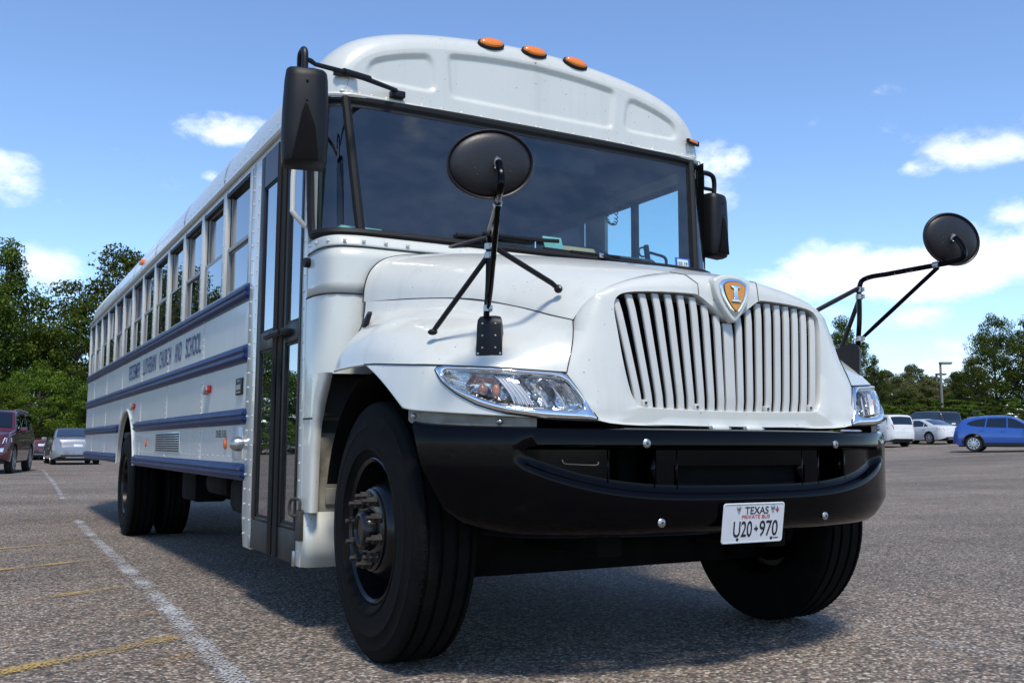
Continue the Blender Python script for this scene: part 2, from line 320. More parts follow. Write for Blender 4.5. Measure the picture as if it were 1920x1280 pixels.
# ------------------------------------------------------------------ ground
def ground_z(x, y):
    z = 0.0
    if x > 7: z += 0.00062*(min(x,70)-7)**2 + (0 if x < 70 else 0.078*(x-70)*0.3)
    z -= 0.085*math.exp(-((y-8.5)/5.0)**2)*math.exp(-(x/9)**2)
    return z
def asphalt_mat():
    m, nt, b = new_mat('asphalt'); N = nt.nodes.new; L = nt.links.new
    tc = N('ShaderNodeTexCoord')
    v1 = N('ShaderNodeTexVoronoi'); v1.inputs['Scale'].default_value = 76; L(tc.outputs['Object'], v1.inputs['Vector'])
    v2 = N('ShaderNodeTexVoronoi'); v2.inputs['Scale'].default_value = 31; L(tc.outputs['Object'], v2.inputs['Vector'])
    bw = N('ShaderNodeSeparateColor'); L(v1.outputs['Color'], bw.inputs[0])
    ramp = N('ShaderNodeValToRGB'); L(bw.outputs[0], ramp.inputs[0]); e = ramp.color_ramp.elements
    e[0].position = 0.0; e[0].color = (0.045,0.039,0.034,1); e[1].position = 1.0; e[1].color = (0.62,0.55,0.47,1)
    for p, c in ((0.28,(0.095,0.080,0.067,1)),(0.50,(0.19,0.158,0.130,1)),(0.66,(0.27,0.185,0.135,1)),(0.78,(0.28,0.240,0.200,1)),(0.90,(0.42,0.365,0.305,1))):
        k = e.new(p); k.color = c
    # tar between the chips
    d = N('ShaderNodeMapRange'); d.inputs['From Min'].default_value = 0.25; d.inputs['From Max'].default_value = 0.75; d.inputs['To Min'].default_value = 0; d.inputs['To Max'].default_value = 0.55; L(v1.outputs['Distance'], d.inputs['Value'])
    mx = N('ShaderNodeMix'); mx.data_type = 'RGBA'; L(d.outputs[0], mx.inputs[0]); L(ramp.outputs[0], mx.inputs[6]); mx.inputs[7].default_value = (0.06,0.055,0.052,1)
    # traffic polish, stains and resurfacing bands
    n = N('ShaderNodeTexNoise'); n.inputs['Scale'].default_value = 0.35; n.inputs['Detail'].default_value = 7; n.inputs['Roughness'].default_value = 0.6; L(tc.outputs['Object'], n.inputs['Vector'])
    mp = N('ShaderNodeMapping'); mp.inputs['Rotation'].default_value = (0,0,RAD(31)); mp.inputs['Scale'].default_value = (0.05,0.55,1); L(tc.outputs['Object'], mp.inputs[0])
    n3 = N('ShaderNodeTexNoise'); n3.inputs['Scale'].default_value = 1.0; n3.inputs['Detail'].default_value = 4; L(mp.outputs[0], n3.inputs['Vector'])
    s = N('ShaderNodeMath'); s.operation = 'ADD'; L(n.outputs['Fac'], s.inputs[0]); L(n3.outputs['Fac'], s.inputs[1])
    r = N('ShaderNodeMapRange'); r.inputs['From Min'].default_value = 0.75; r.inputs['From Max'].default_value = 1.25; r.inputs['To Min'].default_value = 0.72; r.inputs['To Max'].default_value = 1.22; L(s.outputs[0], r.inputs['Value'])
    mu = N('ShaderNodeMix'); mu.data_type = 'RGBA'; mu.blend_type = 'MULTIPLY'; mu.inputs[0].default_value = 1; L(mx.outputs[2], mu.inputs[6]); L(r.outputs[0], mu.inputs[7])
    n4 = N('ShaderNodeTexNoise'); n4.inputs['Scale'].default_value = 1.3; n4.inputs['Detail'].default_value = 5; L(tc.outputs['Object'], n4.inputs['Vector'])
    r4 = N('ShaderNodeMapRange'); r4.inputs['From Min'].default_value = 0.5; r4.inputs['From Max'].default_value = 0.75; r4.inputs['To Max'].default_value = 0.35; L(n4.outputs['Fac'], r4.inputs['Value'])
    mb = N('ShaderNodeMix'); mb.data_type = 'RGBA'; mb.blend_type = 'MULTIPLY'; L(r4.outputs[0], mb.inputs[0]); L(mu.outputs[2], mb.inputs[6]); mb.inputs[7].default_value = (0.95,0.78,0.68,1)
    n5 = N('ShaderNodeTexNoise'); n5.inputs['Scale'].default_value = 0.9; n5.inputs['Detail'].default_value = 6; n5.inputs['Distortion'].default_value = 0.6; L(tc.outputs['Object'], n5.inputs['Vector'])
    r5 = N('ShaderNodeMapRange'); r5.inputs['From Min'].default_value = 0.58; r5.inputs['From Max'].default_value = 0.72; r5.inputs['To Max'].default_value = 0.55; L(n5.outputs['Fac'], r5.inputs['Value'])
    st = N('ShaderNodeMix'); st.data_type = 'RGBA'; st.blend_type = 'MULTIPLY'; L(r5.outputs[0], st.inputs[0]); L(mb.outputs[2], st.inputs[6]); st.inputs[7].default_value = (0.62,0.60,0.58,1)
    # hairline cracks, wandering and broken
    nw = N('ShaderNodeTexNoise'); nw.inputs['Scale'].default_value = 1.1; nw.inputs['Detail'].default_value = 4; L(tc.outputs['Object'], nw.inputs['Vector'])
    ad = N('ShaderNodeMix'); ad.data_type = 'RGBA'; ad.blend_type = 'ADD'; ad.inputs[0].default_value = 0.9; L(tc.outputs['Object'], ad.inputs[6]); L(nw.outputs['Color'], ad.inputs[7])
    vc = N('ShaderNodeTexVoronoi'); vc.feature = 'DISTANCE_TO_EDGE'; vc.inputs['Scale'].default_value = 0.22; L(ad.outputs[2], vc.inputs['Vector'])
    rc = N('ShaderNodeMapRange'); rc.inputs['From Min'].default_value = 0.0015; rc.inputs['From Max'].default_value = 0.004; rc.inputs['To Min'].default_value = 0.6; rc.inputs['To Max'].default_value = 0.0; L(vc.outputs['Distance'], rc.inputs['Value'])
    rk = N('ShaderNodeMath'); rk.operation = 'MULTIPLY'; L(rc.outputs[0], rk.inputs[0]); L(n4.outputs['Fac'], rk.inputs[1])
    ck = N('ShaderNodeMix'); ck.data_type = 'RGBA'; L(rk.outputs[0], ck.inputs[0]); L(st.outputs[2], ck.inputs[6]); ck.inputs[7].default_value = (0.03,0.028,0.026,1)
    dk = N('ShaderNodeMix'); dk.data_type = 'RGBA'; dk.blend_type = 'MULTIPLY'; dk.inputs[0].default_value = 1; L(ck.outputs[2], dk.inputs[6]); dk.inputs[7].default_value = (1.0,0.985,0.95,1)
    L(dk.outputs[2], b.inputs['Base Color']); b.inputs['Roughness'].default_value = 0.86; b.inputs['Specular IOR Level'].default_value = 0.35
    h = N('ShaderNodeMath'); h.operation = 'MULTIPLY_ADD'; L(v1.outputs['Distance'], h.inputs[0]); h.inputs[1].default_value = -1.0; L(v2.outputs['Distance'], h.inputs[2])
    bp = N('ShaderNodeBump'); bp.inputs['Strength'].default_value = 0.85; bp.inputs['Distance'].default_value = 0.006; L(h.outputs[0], bp.inputs['Height']); L(bp.outputs[0], b.inputs['Normal'])
asphalt_mat()
def worn_paint(name, col, thr, soft=0.10):
    m, nt, b = new_mat(name); N = nt.nodes.new; L = nt.links.new; out = nt.nodes['Material Output']
    b.inputs['Base Color'].default_value = (*col,1); b.inputs['Roughness'].default_value = 0.75
    tc = N('ShaderNodeTexCoord')
    n = N('ShaderNodeTexNoise'); n.inputs['Scale'].default_value = 70; n.inputs['Detail'].default_value = 3; L(tc.outputs['Object'], n.inputs['Vector'])
    n2 = N('ShaderNodeTexNoise'); n2.inputs['Scale'].default_value = 2.6; n2.inputs['Detail'].default_value = 6; L(tc.outputs['Object'], n2.inputs['Vector'])
    # frayed sides: the UV runs 0..1 across the stripe
    uv = N('ShaderNodeSeparateXYZ'); L(tc.outputs['UV'], uv.inputs[0])
    e = N('ShaderNodeMath'); e.operation = 'PINGPONG'; L(uv.outputs[0], e.inputs[0]); e.inputs[1].default_value = 0.5
    er = N('ShaderNodeMapRange'); er.inputs['From Max'].default_value = 0.30; er.inputs['To Min'].default_value = -0.20; er.inputs['To Max'].default_value = 0.0; L(e.outputs[0], er.inputs['Value'])
    a = N('ShaderNodeMath'); a.operation = 'MULTIPLY_ADD'; L(n2.outputs['Fac'], a.inputs[0]); a.inputs[1].default_value = 0.55; L(n.outputs['Fac'], a.inputs[2])
    a2 = N('ShaderNodeMath'); a2.operation = 'ADD'; L(a.outputs[0], a2.inputs[0]); L(er.outputs[0], a2.inputs[1])
    r = N('ShaderNodeMapRange'); r.inputs['From Min'].default_value = thr; r.inputs['From Max'].default_value = thr+soft; L(a2.outputs[0], r.inputs['Value'])
    t = N('ShaderNodeBsdfTransparent'); mx = N('ShaderNodeMixShader'); L(r.outputs[0], mx.inputs[0]); L(t.outputs[0], mx.inputs[1]); L(b.outputs[0], mx.inputs[2]); L(mx.outputs[0], out.inputs[0])
worn_paint('line_white', (0.41,0.41,0.405), 0.735, 0.13)
worn_paint('line_white_faint', (0.46,0.47,0.49), 0.84, 0.16)
worn_paint('line_yellow', (0.42,0.28,0.075), 0.73, 0.16)
worn_paint('line_yellow_faint', (0.42,0.28,0.09), 0.83, 0.16)
def ground():
    def axis(a, b, fine0, fine1, step, n_out):
        xs = list(np.arange(fine0, fine1+1e-6, step))
        lo = [fine0-(fine0-a)*((k/n_out)**2) for k in range(n_out, 0, -1)]; hi = [fine1+(b-fine1)*((k/n_out)**2) for k in range(1, n_out+1)]
        return lo+xs+hi
    xs = axis(-700, 900, -14, 70, 2.0, 10); ys = axis(-500, 1100, -14, 60, 2.0, 10)
    mb = MB().grid([[(x, y, ground_z(x,y)) for y in ys] for x in xs])
    o = mb.build('parking_lot', 'asphalt', smooth=180)
    tag(o, 'grey chip seal asphalt car park ground', 'ground', kind='structure')
ground()
def line(name, pts, w, m, lift, label):
    """a painted stripe laid on the ground along pts"""
    n = 40; P = [V((*p,0)) for p in pts]; rows = []; uvs = []
    tot = sum((P[i+1]-P[i]).length for i in range(len(P)-1)); nseg = max(4, int(tot/0.6))
    cur = catmull(P, nseg+1)
    for i, p in enumerate(cur):
        t = (cur[min(i+1,nseg)]-cur[max(i-1,0)]).normalized(); s = V((-t.y, t.x, 0))
        rows.append([V((q.x, q.y, ground_z(q.x,q.y)+lift)) for q in (p-s*w/2, p-s*w/6, p+s*w/6, p+s*w/2)])
    o = MB().grid(rows).build(name, m, smooth=0)
    me = o.data; uv = me.uv_layers.new(name='UVMap')
    allr = [V(q) for r in rows for q in r]
    for poly in me.polygons:
        for li in poly.loop_indices:
            co = me.vertices[me.loops[li].vertex_index].co
            k = min(range(len(allr)), key=lambda j: (allr[j]-co).length_squared)
            uv.data[li].uv = ((k % 4)/3.0, 0)
    tag(o, label, 'road marking', kind='structure')
line('white_line', [(-1.75,-3.2),(-1.69,-0.28),(-1.62,1.93),(-1.52,5.86),(-1.43,9.0)], 0.15, 'line_white', 0.004, 'worn white bay line on the door side of the bus')
line('white_line', [(-1.3,13.2),(-1.18,16.0),(-0.95,22.0),(-0.63,31.0)], 0.12, 'line_white', 0.004, 'worn white bay line running on behind the bus')
line('white_line', [(1.22,-1.6),(1.2,-0.6),(1.14,0.3),(1.0,1.3),(0.85,2.3)], 0.16, 'line_white_faint', 0.004, 'faint white line passing under the far front wheel')
for (a, b, m, w) in (((-1.47,8.95),(-4.6,8.3),'line_yellow_faint',0.10),((-1.63,5.91),(-5.0,3.95),'line_yellow',0.13),((-1.61,4.2),(-5.0,2.1),'line_yellow',0.15),
                  ((-1.71,2.39),(-5.0,0.40),'line_yellow',0.15),((-1.74,0.54),(-5.0,-1.34),'line_yellow',0.16),((-1.72,0.17),(-4.0,-1.9),'line_yellow_faint',0.13),
                  ((-1.70,1.27),(-2.6,0.9),'line_yellow_faint',0.09),((-2.2,0.78),(-4.2,-0.3),'line_yellow_faint',0.10),((-1.8,1.74),(-2.2,1.66),'line_yellow_faint',0.06)):
    mid = ((a[0]+b[0])/2, (a[1]+b[1])/2)
    line('yellow_line', [a, mid, b], w, m, 0.006, 'faded yellow hatching stripe on the asphalt')
line('white_line', [(-1.55,4.56),(-0.84,4.49),(-0.3,4.44)], 0.03, 'line_white_faint', 0.006, 'thin white line crossing under the bus')
for dx in (2.7, 5.4):
    line('white_line', [(1.2+dx,-2.0),(1.05+dx,1.6),(0.9+dx,5.5)], 0.11, 'line_white_faint', 0.004, 'very faint white bay line on the far side')
# ------------------------------------------------------------------ bus: body
bus = empty('school_bus', (0, 5, 0), 'long white school bus with blue rub rails, door side and bonnet towards the viewer', 'bus')
W = 1.22; REAR = 10.9; P0 = 1.57; PITCH = 0.7145; NWIN = 13
Z_SKIRT, Z_SILL, Z_HEAD, Z_DRIP = 0.655, 1.795, 2.50, 2.60
def P(mb, name, m, parent=None, **k): return mb.build(name, m, bus if parent is None else parent, **k)
# --- lower side walls with the rear wheel arch cut out
AY, AR, AZ = 6.62, 0.635, 0.56
for s in (-1, 1):
    y0 = 1.33 if s < 0 else 0.42
    arch = [(AY+AR*math.cos(a), AZ+AR*math.sin(a)) for a in [math.pi*k/22 for k in range(23)]]
    arch = [(y, z) for y, z in arch if z >= Z_SKIRT]
    out = [(y0, Z_SKIRT), (y0, Z_SILL), (REAR-0.02, Z_SILL), (REAR-0.02, Z_SKIRT), (AY+AR*0.99, Z_SKIRT)]+arch+[(AY-AR*0.99, Z_SKIRT)]
    P(MB().prism([(s*(W-0.035), y, z) for y, z in out], (s*0.035, 0, 0)), 'side_panel', 'white_side')
    # arch flange
    fl = [(s*(W+0.004), AY+(AR+0.012)*math.cos(a), AZ+(AR+0.012)*math.sin(a)) for a in [RAD(8)+RAD(164)*k/26 for k in range(27)]]
    P(MB().tube(fl, 0.016, 6), 'wheel_arch_trim', 'white_paint')
    # overlap seams between the sheets
    for k in range(1, 7):
        y = P0+PITCH*2*k-0.18
        if y > REAR: continue
        z0 = Z_SKIRT if abs(y-AY) > AR+0.03 else AZ+math.sqrt(max(0.0,(AR+0.03)**2-(y-AY)**2))
        P(MB().box(*sorted((s*W, s*(W+0.003))), y-0.02, y+0.03, z0, Z_SILL-0.005), 'sheet_joint', 'white_side')
# --- window band: posts, headers, frames, panes
post = MB().box(-0.028, 0.004, -0.045, 0.045, Z_SILL, Z_HEAD+0.02).mesh('window_post', bevel=0.006)
post.materials.append(MATS['white_side'])
def sash_mesh(w, z0, z1, t, d):
    """rectangular aluminium sash, open in the middle; local x is outward, local y along the bus"""
    o = [(-w/2,z0),(w/2,z0),(w/2,z1),(-w/2,z1)]; i = [(-w/2+t,z0+t),(w/2-t,z0+t),(w/2-t,z1-t),(-w/2+t,z1-t)]
    mb = MB(); vs = [(x,y,z) for x in (0,-d) for ring in (o,i) for y,z in ring]; fs = []
    for k in range(4):
        j = (k+1) % 4
        fs += [(k,j,4+j,4+k), (8+j,8+k,12+k,12+j), (k,8+k,8+j,j), (4+k,4+j,12+j,12+k)]
    me = mb.add(vs, fs).mesh('sash', smooth=30, bevel=0.003, seg=1); me.materials.append(MATS['alloy']); return me
GW = PITCH-0.09; ZM = 2.115
sash_lo = sash_mesh(GW-0.01, Z_SILL+0.012, ZM+0.018, 0.028, 0.022); sash_up = sash_mesh(GW-0.01, ZM-0.022, Z_HEAD, 0.028, 0.022)
pane_lo = MB().box(-0.006,0,-GW/2+0.02,GW/2-0.02,Z_SILL+0.03,ZM).mesh('pane'); pane_lo.materials.append(MATS['side_glass'])
pane_up = MB().box(-0.006,0,-GW/2+0.02,GW/2-0.02,ZM,Z_HEAD-0.02).mesh('pane'); pane_up.materials.append(MATS['side_glass'])
def inst(name, me, parent, x, y, z=0, s=1, rz=0):
    o = bpy.data.objects.new(name, me); COL.objects.link(o); o.parent = parent; o.matrix_parent_inverse = parent.matrix_world.inverted() if parent is None else Matrix.Translation((0,-5,0)) if parent is bus else Matrix.Identity(4)
    o.location = (x, y, z); o.scale = (s, 1, 1)
    return o
def child(name, me, parent, loc=(0,0,0)):
    o = bpy.data.objects.new(name, me); COL.objects.link(o); o.parent = parent; o.location = loc; return o
for s in (-1, 1):
    for k in range(NWIN+1):
        y = P0+PITCH*k
        if k == NWIN: y -= 0.03
        inst('window_post', post, bus, s*W, y, 0, s)
    for k in range(NWIN):
        yc = P0+PITCH*(k+0.5)
        w = inst('window', sash_lo, bus, s*(W-0.012), yc, 0, s)
        child('upper_sash', sash_up, w, (-0.018,0,0))
        pl = child('pane', pane_lo, w, (-0.010,0,0)); pu = child('pane', pane_up, w, (-0.028,0,0))
        jr = random.Random(k*7+s)
        for p_ in (pl, pu): p_.rotation_euler = (0, RAD(jr.uniform(-0.35,0.35)), RAD(jr.uniform(-0.35,0.35)))
    y0 = 0.40
    P(MB().box(*sorted((s*(W-0.04), s*(W-0.004))), y0, REAR-0.02, Z_HEAD, Z_DRIP), 'window_header', 'white_paint')
    P(MB().tube([(s*(W+0.008), y0-0.02, Z_DRIP-0.045), (s*(W+0.008), REAR-0.03, Z_DRIP-0.045)], 0.017, 6), 'drip_rail', 'white_paint')
    P(MB().box(*sorted((s*(W-0.03), s*(W+0.001))), y0+0.1, REAR-0.1, Z_HEAD-0.028, Z_HEAD-0.001), 'window_shade_strip', 'black_rubber')
# --- roof
RS = [(1.214,2.56),(1.213,2.64),(1.19,2.735),(1.135,2.83),(1.045,2.912),(0.92,2.972),(0.76,3.018),(0.55,3.055),(0.28,3.083),(0,3.095)]
half = catmull([(x,0,z) for x, z in RS], 25)
ring = [V((-p.x,0,p.z)) for p in half]+[V((p.x,0,p.z)) for p in half[::-1][1:]]
def ring_at(y, d):
    out = []
    for i, p in enumerate(ring):
        a = ring[max(i-1,0)]; b = ring[min(i+1,len(ring)-1)]; t = (b-a).normalized(); nn = V((-t.z,0,t.x))
        q = p-nn*d
        if q.z < 2.562: q.z = 2.562
        out.append(V((q.x, y, q.z)))
    return out
rows = [ring_at(0.56,0)]+[ring_at(y,0) for y in np.linspace(0.9, REAR-0.28, 14)]+[ring_at(REAR-0.14,0.012),ring_at(REAR-0.06,0.05),ring_at(REAR-0.02,0.12),ring_at(REAR,0.26)]
P(MB().grid(rows), 'roof', 'white_paint', smooth=60)
for k in range(8):     # roof bows: raised sheet laps
    y = 0.95+k*PITCH*2
    if y > REAR-0.4: break
    rr = [[V((p.x*1.002,yy,p.z+0.003)) for p in ring_at(yy,-0.003)] for yy in (y-0.02,y+0.02)]
    P(MB().grid(rr), 'roof_lap', 'white_paint', smooth=60)
# --- rear wall and ceiling, floor
P(MB().prism([(p.x,0,p.z) for p in ring_at(0,0.03)]+[(W-0.03,0,Z_SKIRT),(-W+0.03,0,Z_SKIRT)], (0,0.04,0)), 'rear_wall', 'white_paint').location.y += REAR-0.06
P(MB().box(-W+0.04,W-0.04,0.35,REAR-0.08,0.92,0.98), 'floor', 'interior_dark')
P(MB().grid([[V((p.x,y,p.z)) for p in ring_at(y,0.05)] for y in (0.42,REAR-0.1)]), 'ceiling', 'interior_ceiling', smooth=60)
# --- front cap: rounded ring then a face with three pressed panels
cap_rings = [(0.56,0.0),(0.50,0.002),(0.44,0.010),(0.39,0.026),(0.35,0.048),(0.322,0.075),(0.306,0.105)]
rows = [ring_at(y,d) for y, d in cap_rings]
inner = ring_at(0.30, 0.135)
rows.append(inner)
mbc = MB().grid(rows)
pts_top = sorted([(max(p.x,0.0) if p.x < 1e-3 else p.x, p.z) for p in inner if p.z > 2.5625 and p.x > -1e-3])
def ztop(x):
    x = abs(x)
    for (a, b) in zip(pts_top[:-1], pts_top[1:]):
        if min(a[0],b[0]) <= x <= max(a[0],b[0]) and x >= 0 and a[0] >= -1e-9:
            f = (x-a[0])/(b[0]-a[0]) if b[0] != a[0] else 0
            return a[1]+(b[1]-a[1])*f
    return 2.5625
XM = max(p[0] for p in pts_top)
def smst(a, b, v):
    t = max(0,min(1,(v-a)/(b-a))); return t*t*(3-2*t)
def smin(vals, k=0.035):
    r = vals[0]
    for b in vals[1:]:
        h = max(0, min(1, 0.5+0.5*(b-r)/k)); r = b*(1-h)+r*h-k*h*(1-h)
    return r
def recess(x, z):
    ax = abs(x); zt = ztop(x)
    c = smin([0.515+(z-2.66)*0.09-ax, z-2.665, (zt-z)*0.96-0.018])
    sd = smin([ax-(0.585+(z-2.66)*0.13), 0.985-ax, z-2.672, (zt-z)*0.80-0.02], 0.06)
    return 0.016*smst(-0.004, 0.020, max(c, sd))
nx, nz = 190, 40
facerows = []
for i in range(nx+1):
    x = -XM+2*XM*i/nx; zt = ztop(x)
    facerows.append([V((x, 0.30+recess(x, 2.5625+(zt-2.5625)*j/nz), 2.5625+(zt-2.5625)*j/nz)) for j in range(nz+1)])
mbc.grid(facerows)
P(mbc, 'front_cap', 'white_paint', smooth=50)
# lower rolled edge of the cap over the windscreen
def cap_edge(zz, d):
    side = [(1.20-d,0.56),(1.195-d,0.46),(1.165-d,0.372+d*0.6),(1.10-d*0.8,0.322+d),(1.0,0.300+d),(0.6,0.297+d),(0,0.296+d)]
    c = catmull([(x,y,zz) for x,y in side], 25); return [V((-p.x,p.y,p.z)) for p in c]+[p for p in c[::-1][1:]]
P(MB().tube(cap_edge(2.577,-0.012), 0.0125, 8), 'cap_edge_bead', 'white_paint')
# markers on the cap
for x in (-0.27, 0, 0.27):
    zz = 3.024-0.009*(abs(x)/0.27)**2; c = V((x, 0.318, zz)); nn = V((x*0.12,-1,0.55)).normalized()
    tr = V((1,0,-0.10*x/0.27)).normalized(); b = nn.cross(tr).normalized()
    def oval(a, bb, d, n=28): return [c+nn*d+tr*a*math.cos(t)+b*bb*math.sin(t) for t in [2*math.pi*k/n for k in range(n)]]
    base = P(MB().grid([oval(0.080,0.040,-0.03),oval(0.080,0.040,0.004),oval(0.074,0.035,0.010)], closed=True), 'clearance_light', 'black_rubber')
    P(MB().grid([oval(0.072,0.033,0.006),oval(0.069,0.031,0.016),oval(0.055,0.022,0.023),oval(0.03,0.010,0.026),oval(0.0005,0.0005,0.0265)], closed=True), 'lens', 'amber', base, smooth=60)
for s in (-1, 1):
    mb = MB().prism([(s*1.13,0.315,2.668),(s*1.035,0.285,2.668),(s*1.035,0.262,2.664),(s*1.14,0.288,2.664),(s*1.15,0.31,2.664)], (0,0,0.026))
    P(mb, 'corner_marker', 'black_satin', bevel=0.003)
    P(MB().prism([(s*1.125,0.283,2.672),(s*1.045,0.258,2.672),(s*1.045,0.270,2.672),(s*1.125,0.295,2.672)], (0,0,0.014)), 'marker_lens', 'amber', bevel=0.002)
    # side roof marker halfway along
    P(MB().box(*sorted((s*1.18,s*1.235)), 6.0,6.14,2.66,2.70), 'side_marker', 'orange_reflector', bevel=0.006)
# --- rivets, small domes joined: too fine to pick apart
rv = MB()
for i, p in enumerate(catmull([(-1.185,0.42,2.592),(-1.165,0.362,2.592),(-1.10,0.312,2.592),(-1.0,0.297,2.592),(0,0.297,2.592)], 40)+catmull([(0.028,0.297,2.592),(1.0,0.297,2.592),(1.10,0.312,2.592),(1.165,0.362,2.592),(1.185,0.42,2.592)], 40)):
    nn = V((0,-1,0)) if abs(p.x) < 1.02 else V((math.copysign(0.7,p.x),-0.7,0))
    rv.dome(p, nn, 0.0105, 0.009, 8)
for s in (-1, 1):
    for k in range(26):
        z = 0.36+k*0.083
        if s < 0:
            for y in (1.375,1.50): rv.dome((-W-0.004,y,z), (-1,0,0), 0.0075, 0.006)
            rv.dome((-W-0.004,0.44,z), (-1,0,0), 0.0075, 0.006)
    for k in range(1, NWIN+1):
        for j in range(7): rv.dome((s*(W+0.004), P0+PITCH*k-(0.03 if k == NWIN else 0), Z_SILL+0.05+j*0.105), (s,0,0), 0.0075, 0.006, 5)
    for k in range(1, 7):
        y = P0+PITCH*2*k-0.175
        for j in range(26):
            z = Z_SKIRT+0.03+j*0.043
            if abs(y-AY) < AR+0.04 and z < AZ+math.sqrt(max(0.0,(AR+0.04)**2-(y-AY)**2)): continue
            rv.dome((s*(W+0.003), y, z), (s,0,0), 0.0075, 0.006, 5)
    for k in range(70): rv.dome((s*1.2145, 0.62+k*0.145, 2.632), (s,0,0.15), 0.0075, 0.005, 5)
    for k in range(30):
        for z in (0.79, 0.945): rv.dome((s*W, 1.62+k*0.155, z), (s,0,0), 0.006, 0.005, 5) if not (5.92 < 1.62+k*0.155 < 7.3) else None
P(rv, 'rivets', 'white_paint', smooth=60, kind='stuff')
# --- rub rails: flange with two rounded beads
def rail_profile(h):
    return [(0,0),(0.006,0.0),(0.008,h*0.10),(0.022,h*0.17),(0.030,h*0.26),(0.030,h*0.38),(0.020,h*0.47),(0.020,h*0.53),(0.030,h*0.62),(0.030,h*0.74),(0.022,h*0.83),(0.008,h*0.90),(0.006,h),(0,h)]
for s in (-1, 1):
    for (za, zb, segs) in ((1.708,1.81,[(1.53,REAR-0.06)]),(1.341,1.448,[(1.53,REAR-0.06)]),(0.978,1.072,[(1.51,5.985),(7.25,REAR-0.06)]),(0.655,0.754,[(1.51,5.985),(7.25,REAR-0.06)])):
        for (a, b) in segs:
            if s > 0 and a < 1.6: a = 0.9
            pr = rail_profile(zb-za); rows = []
            for y, k in ((a,0.25),(a+0.012,0.85),(a+0.03,1),(b-0.03,1),(b-0.012,0.85),(b,0.25)):
                rows.append([V((s*(W+d*k), y, za+(zb-za)*0.5+(h-(zb-za)*0.5)*(0.94 if k < 1 else 1))) for d, h in pr])
            mb = MB().grid(rows); mb.f.append(tuple(range(len(pr)))); mb.f.append(tuple(range(len(mb.v)-len(pr), len(mb.v))))
            P(mb, 'rub_rail', 'rail_blue', smooth=45)
# --- lettering and small side fittings (door side)
yl = 6.60; cw = 3.70/37.4
for word in ('REDEEMER','LUTHERAN','CHURCH','AND','SCHOOL'):
    wl = len(word)*cw; text_part(word, wl*.96, 0.150, (-W-0.0045, yl-wl/2, 1.583), (0,-1,0), (0,0,1), 'letter_blue', 'lettering', bus); yl -= wl+1.6*cw
text_part('DIESEL FUEL', 0.30, 0.045, (-W-0.003, 2.16, 0.928), (0,-1,0), (0,0,1), 'print_black', 'lettering', bus)
for y in (6.1, 2.57):
    m_ = P(MB().box(-W-0.03,-W,y-0.055,y+0.055,1.205,1.255), 'side_marker', 'red_lens', bevel=0.006)
    P(MB().box(-W-0.034,-W-0.002,y+0.058,y+0.07,1.195,1.258), 'bracket', 'steel', m_, bevel=0.002)
for y in (5.25, 2.03):
    P(MB().lathe([(0.0,0.012),(0.028,0.011),(0.036,0.006),(0.037,0)], (-W,y,0.867), (-1,0,0), 20), 'side_reflector', 'orange_reflector').scale = (1,1,1)
gr = P(MB().box(-W-0.004,-W,3.56,4.74,0.79,0.958), 'vent_grille', 'white_side', bevel=0.002)
hb = MB()
for i in range(20):
    for j in range(8): hb.box(-W-0.0065,-W-0.0035,3.60+i*0.055,3.64+i*0.055,0.802+j*0.0185,0.814+j*0.0185)
P(hb, 'vent_slots', 'print_black', gr, smooth=0, kind='stuff')
fd = P(MB().box(-W-0.007,-W,1.57,1.83,0.775,0.965), 'fuel_door', 'white_side', bevel=0.003)
P(MB().box(-W-0.012,-W-0.006,1.70,1.76,0.85,0.885), 'latch', 'print_black', fd)
P(MB().lathe([(0.040,0),(0.042,0.03),(0.036,0.055),(0.02,0.07),(0.0,0.074)], (-W,1.60,0.864), (-1,0,0), 20), 'spot_lamp', 'steel', fd)
bd = P(MB().box(-W-0.012,-W,1.625,1.775,1.155,1.255), 'badge', 'black_satin', bevel=0.004)
for z0, h_, w_ in ((1.235,0.008,0.06),(1.185,0.03,0.10),(1.166,0.008,0.10)):
    P(MB().box(-W-0.0145,-W-0.011,1.70-w_/2,1.70+w_/2,z0,z0+h_), 'badge_bar', 'alloy', bd)
# ------------------------------------------------------------------ bus: door, cowl, windscreen
# door post strips
P(MB().prism([(-W-0.004,y,z) for y,z in ((1.33,2.50),(1.545,2.50),(1.545,0.44),(1.50,0.285),(1.33,0.285))], (0.03,0,0)), 'door_post', 'white_paint', bevel=0.004)
P(MB().box(-W-0.004,-W+0.02,0.40,0.478,0.29,2.56), 'door_post', 'white_paint', bevel=0.004)
P(MB().box(W-0.02,W+0.003,0.40,0.52,0.60,2.56), 'driver_post', 'black_satin', bevel=0.004)
P(MB().box(W-0.03,W,1.37,1.62,Z_SILL,Z_HEAD+0.01), 'driver_post', 'white_paint', bevel=0.004)
dw = P(MB().box(W-0.03,W,0.515,1.375,1.74,1.80), 'driver_window', 'alloy')
P(MB().box(W-0.03,W,1.01,1.06,1.80,Z_HEAD), 'mullion', 'black_satin', dw)
P(MB().box(W-0.018,W-0.012,0.52,1.37,1.80,Z_HEAD), 'pane', 'driver_glass', dw)
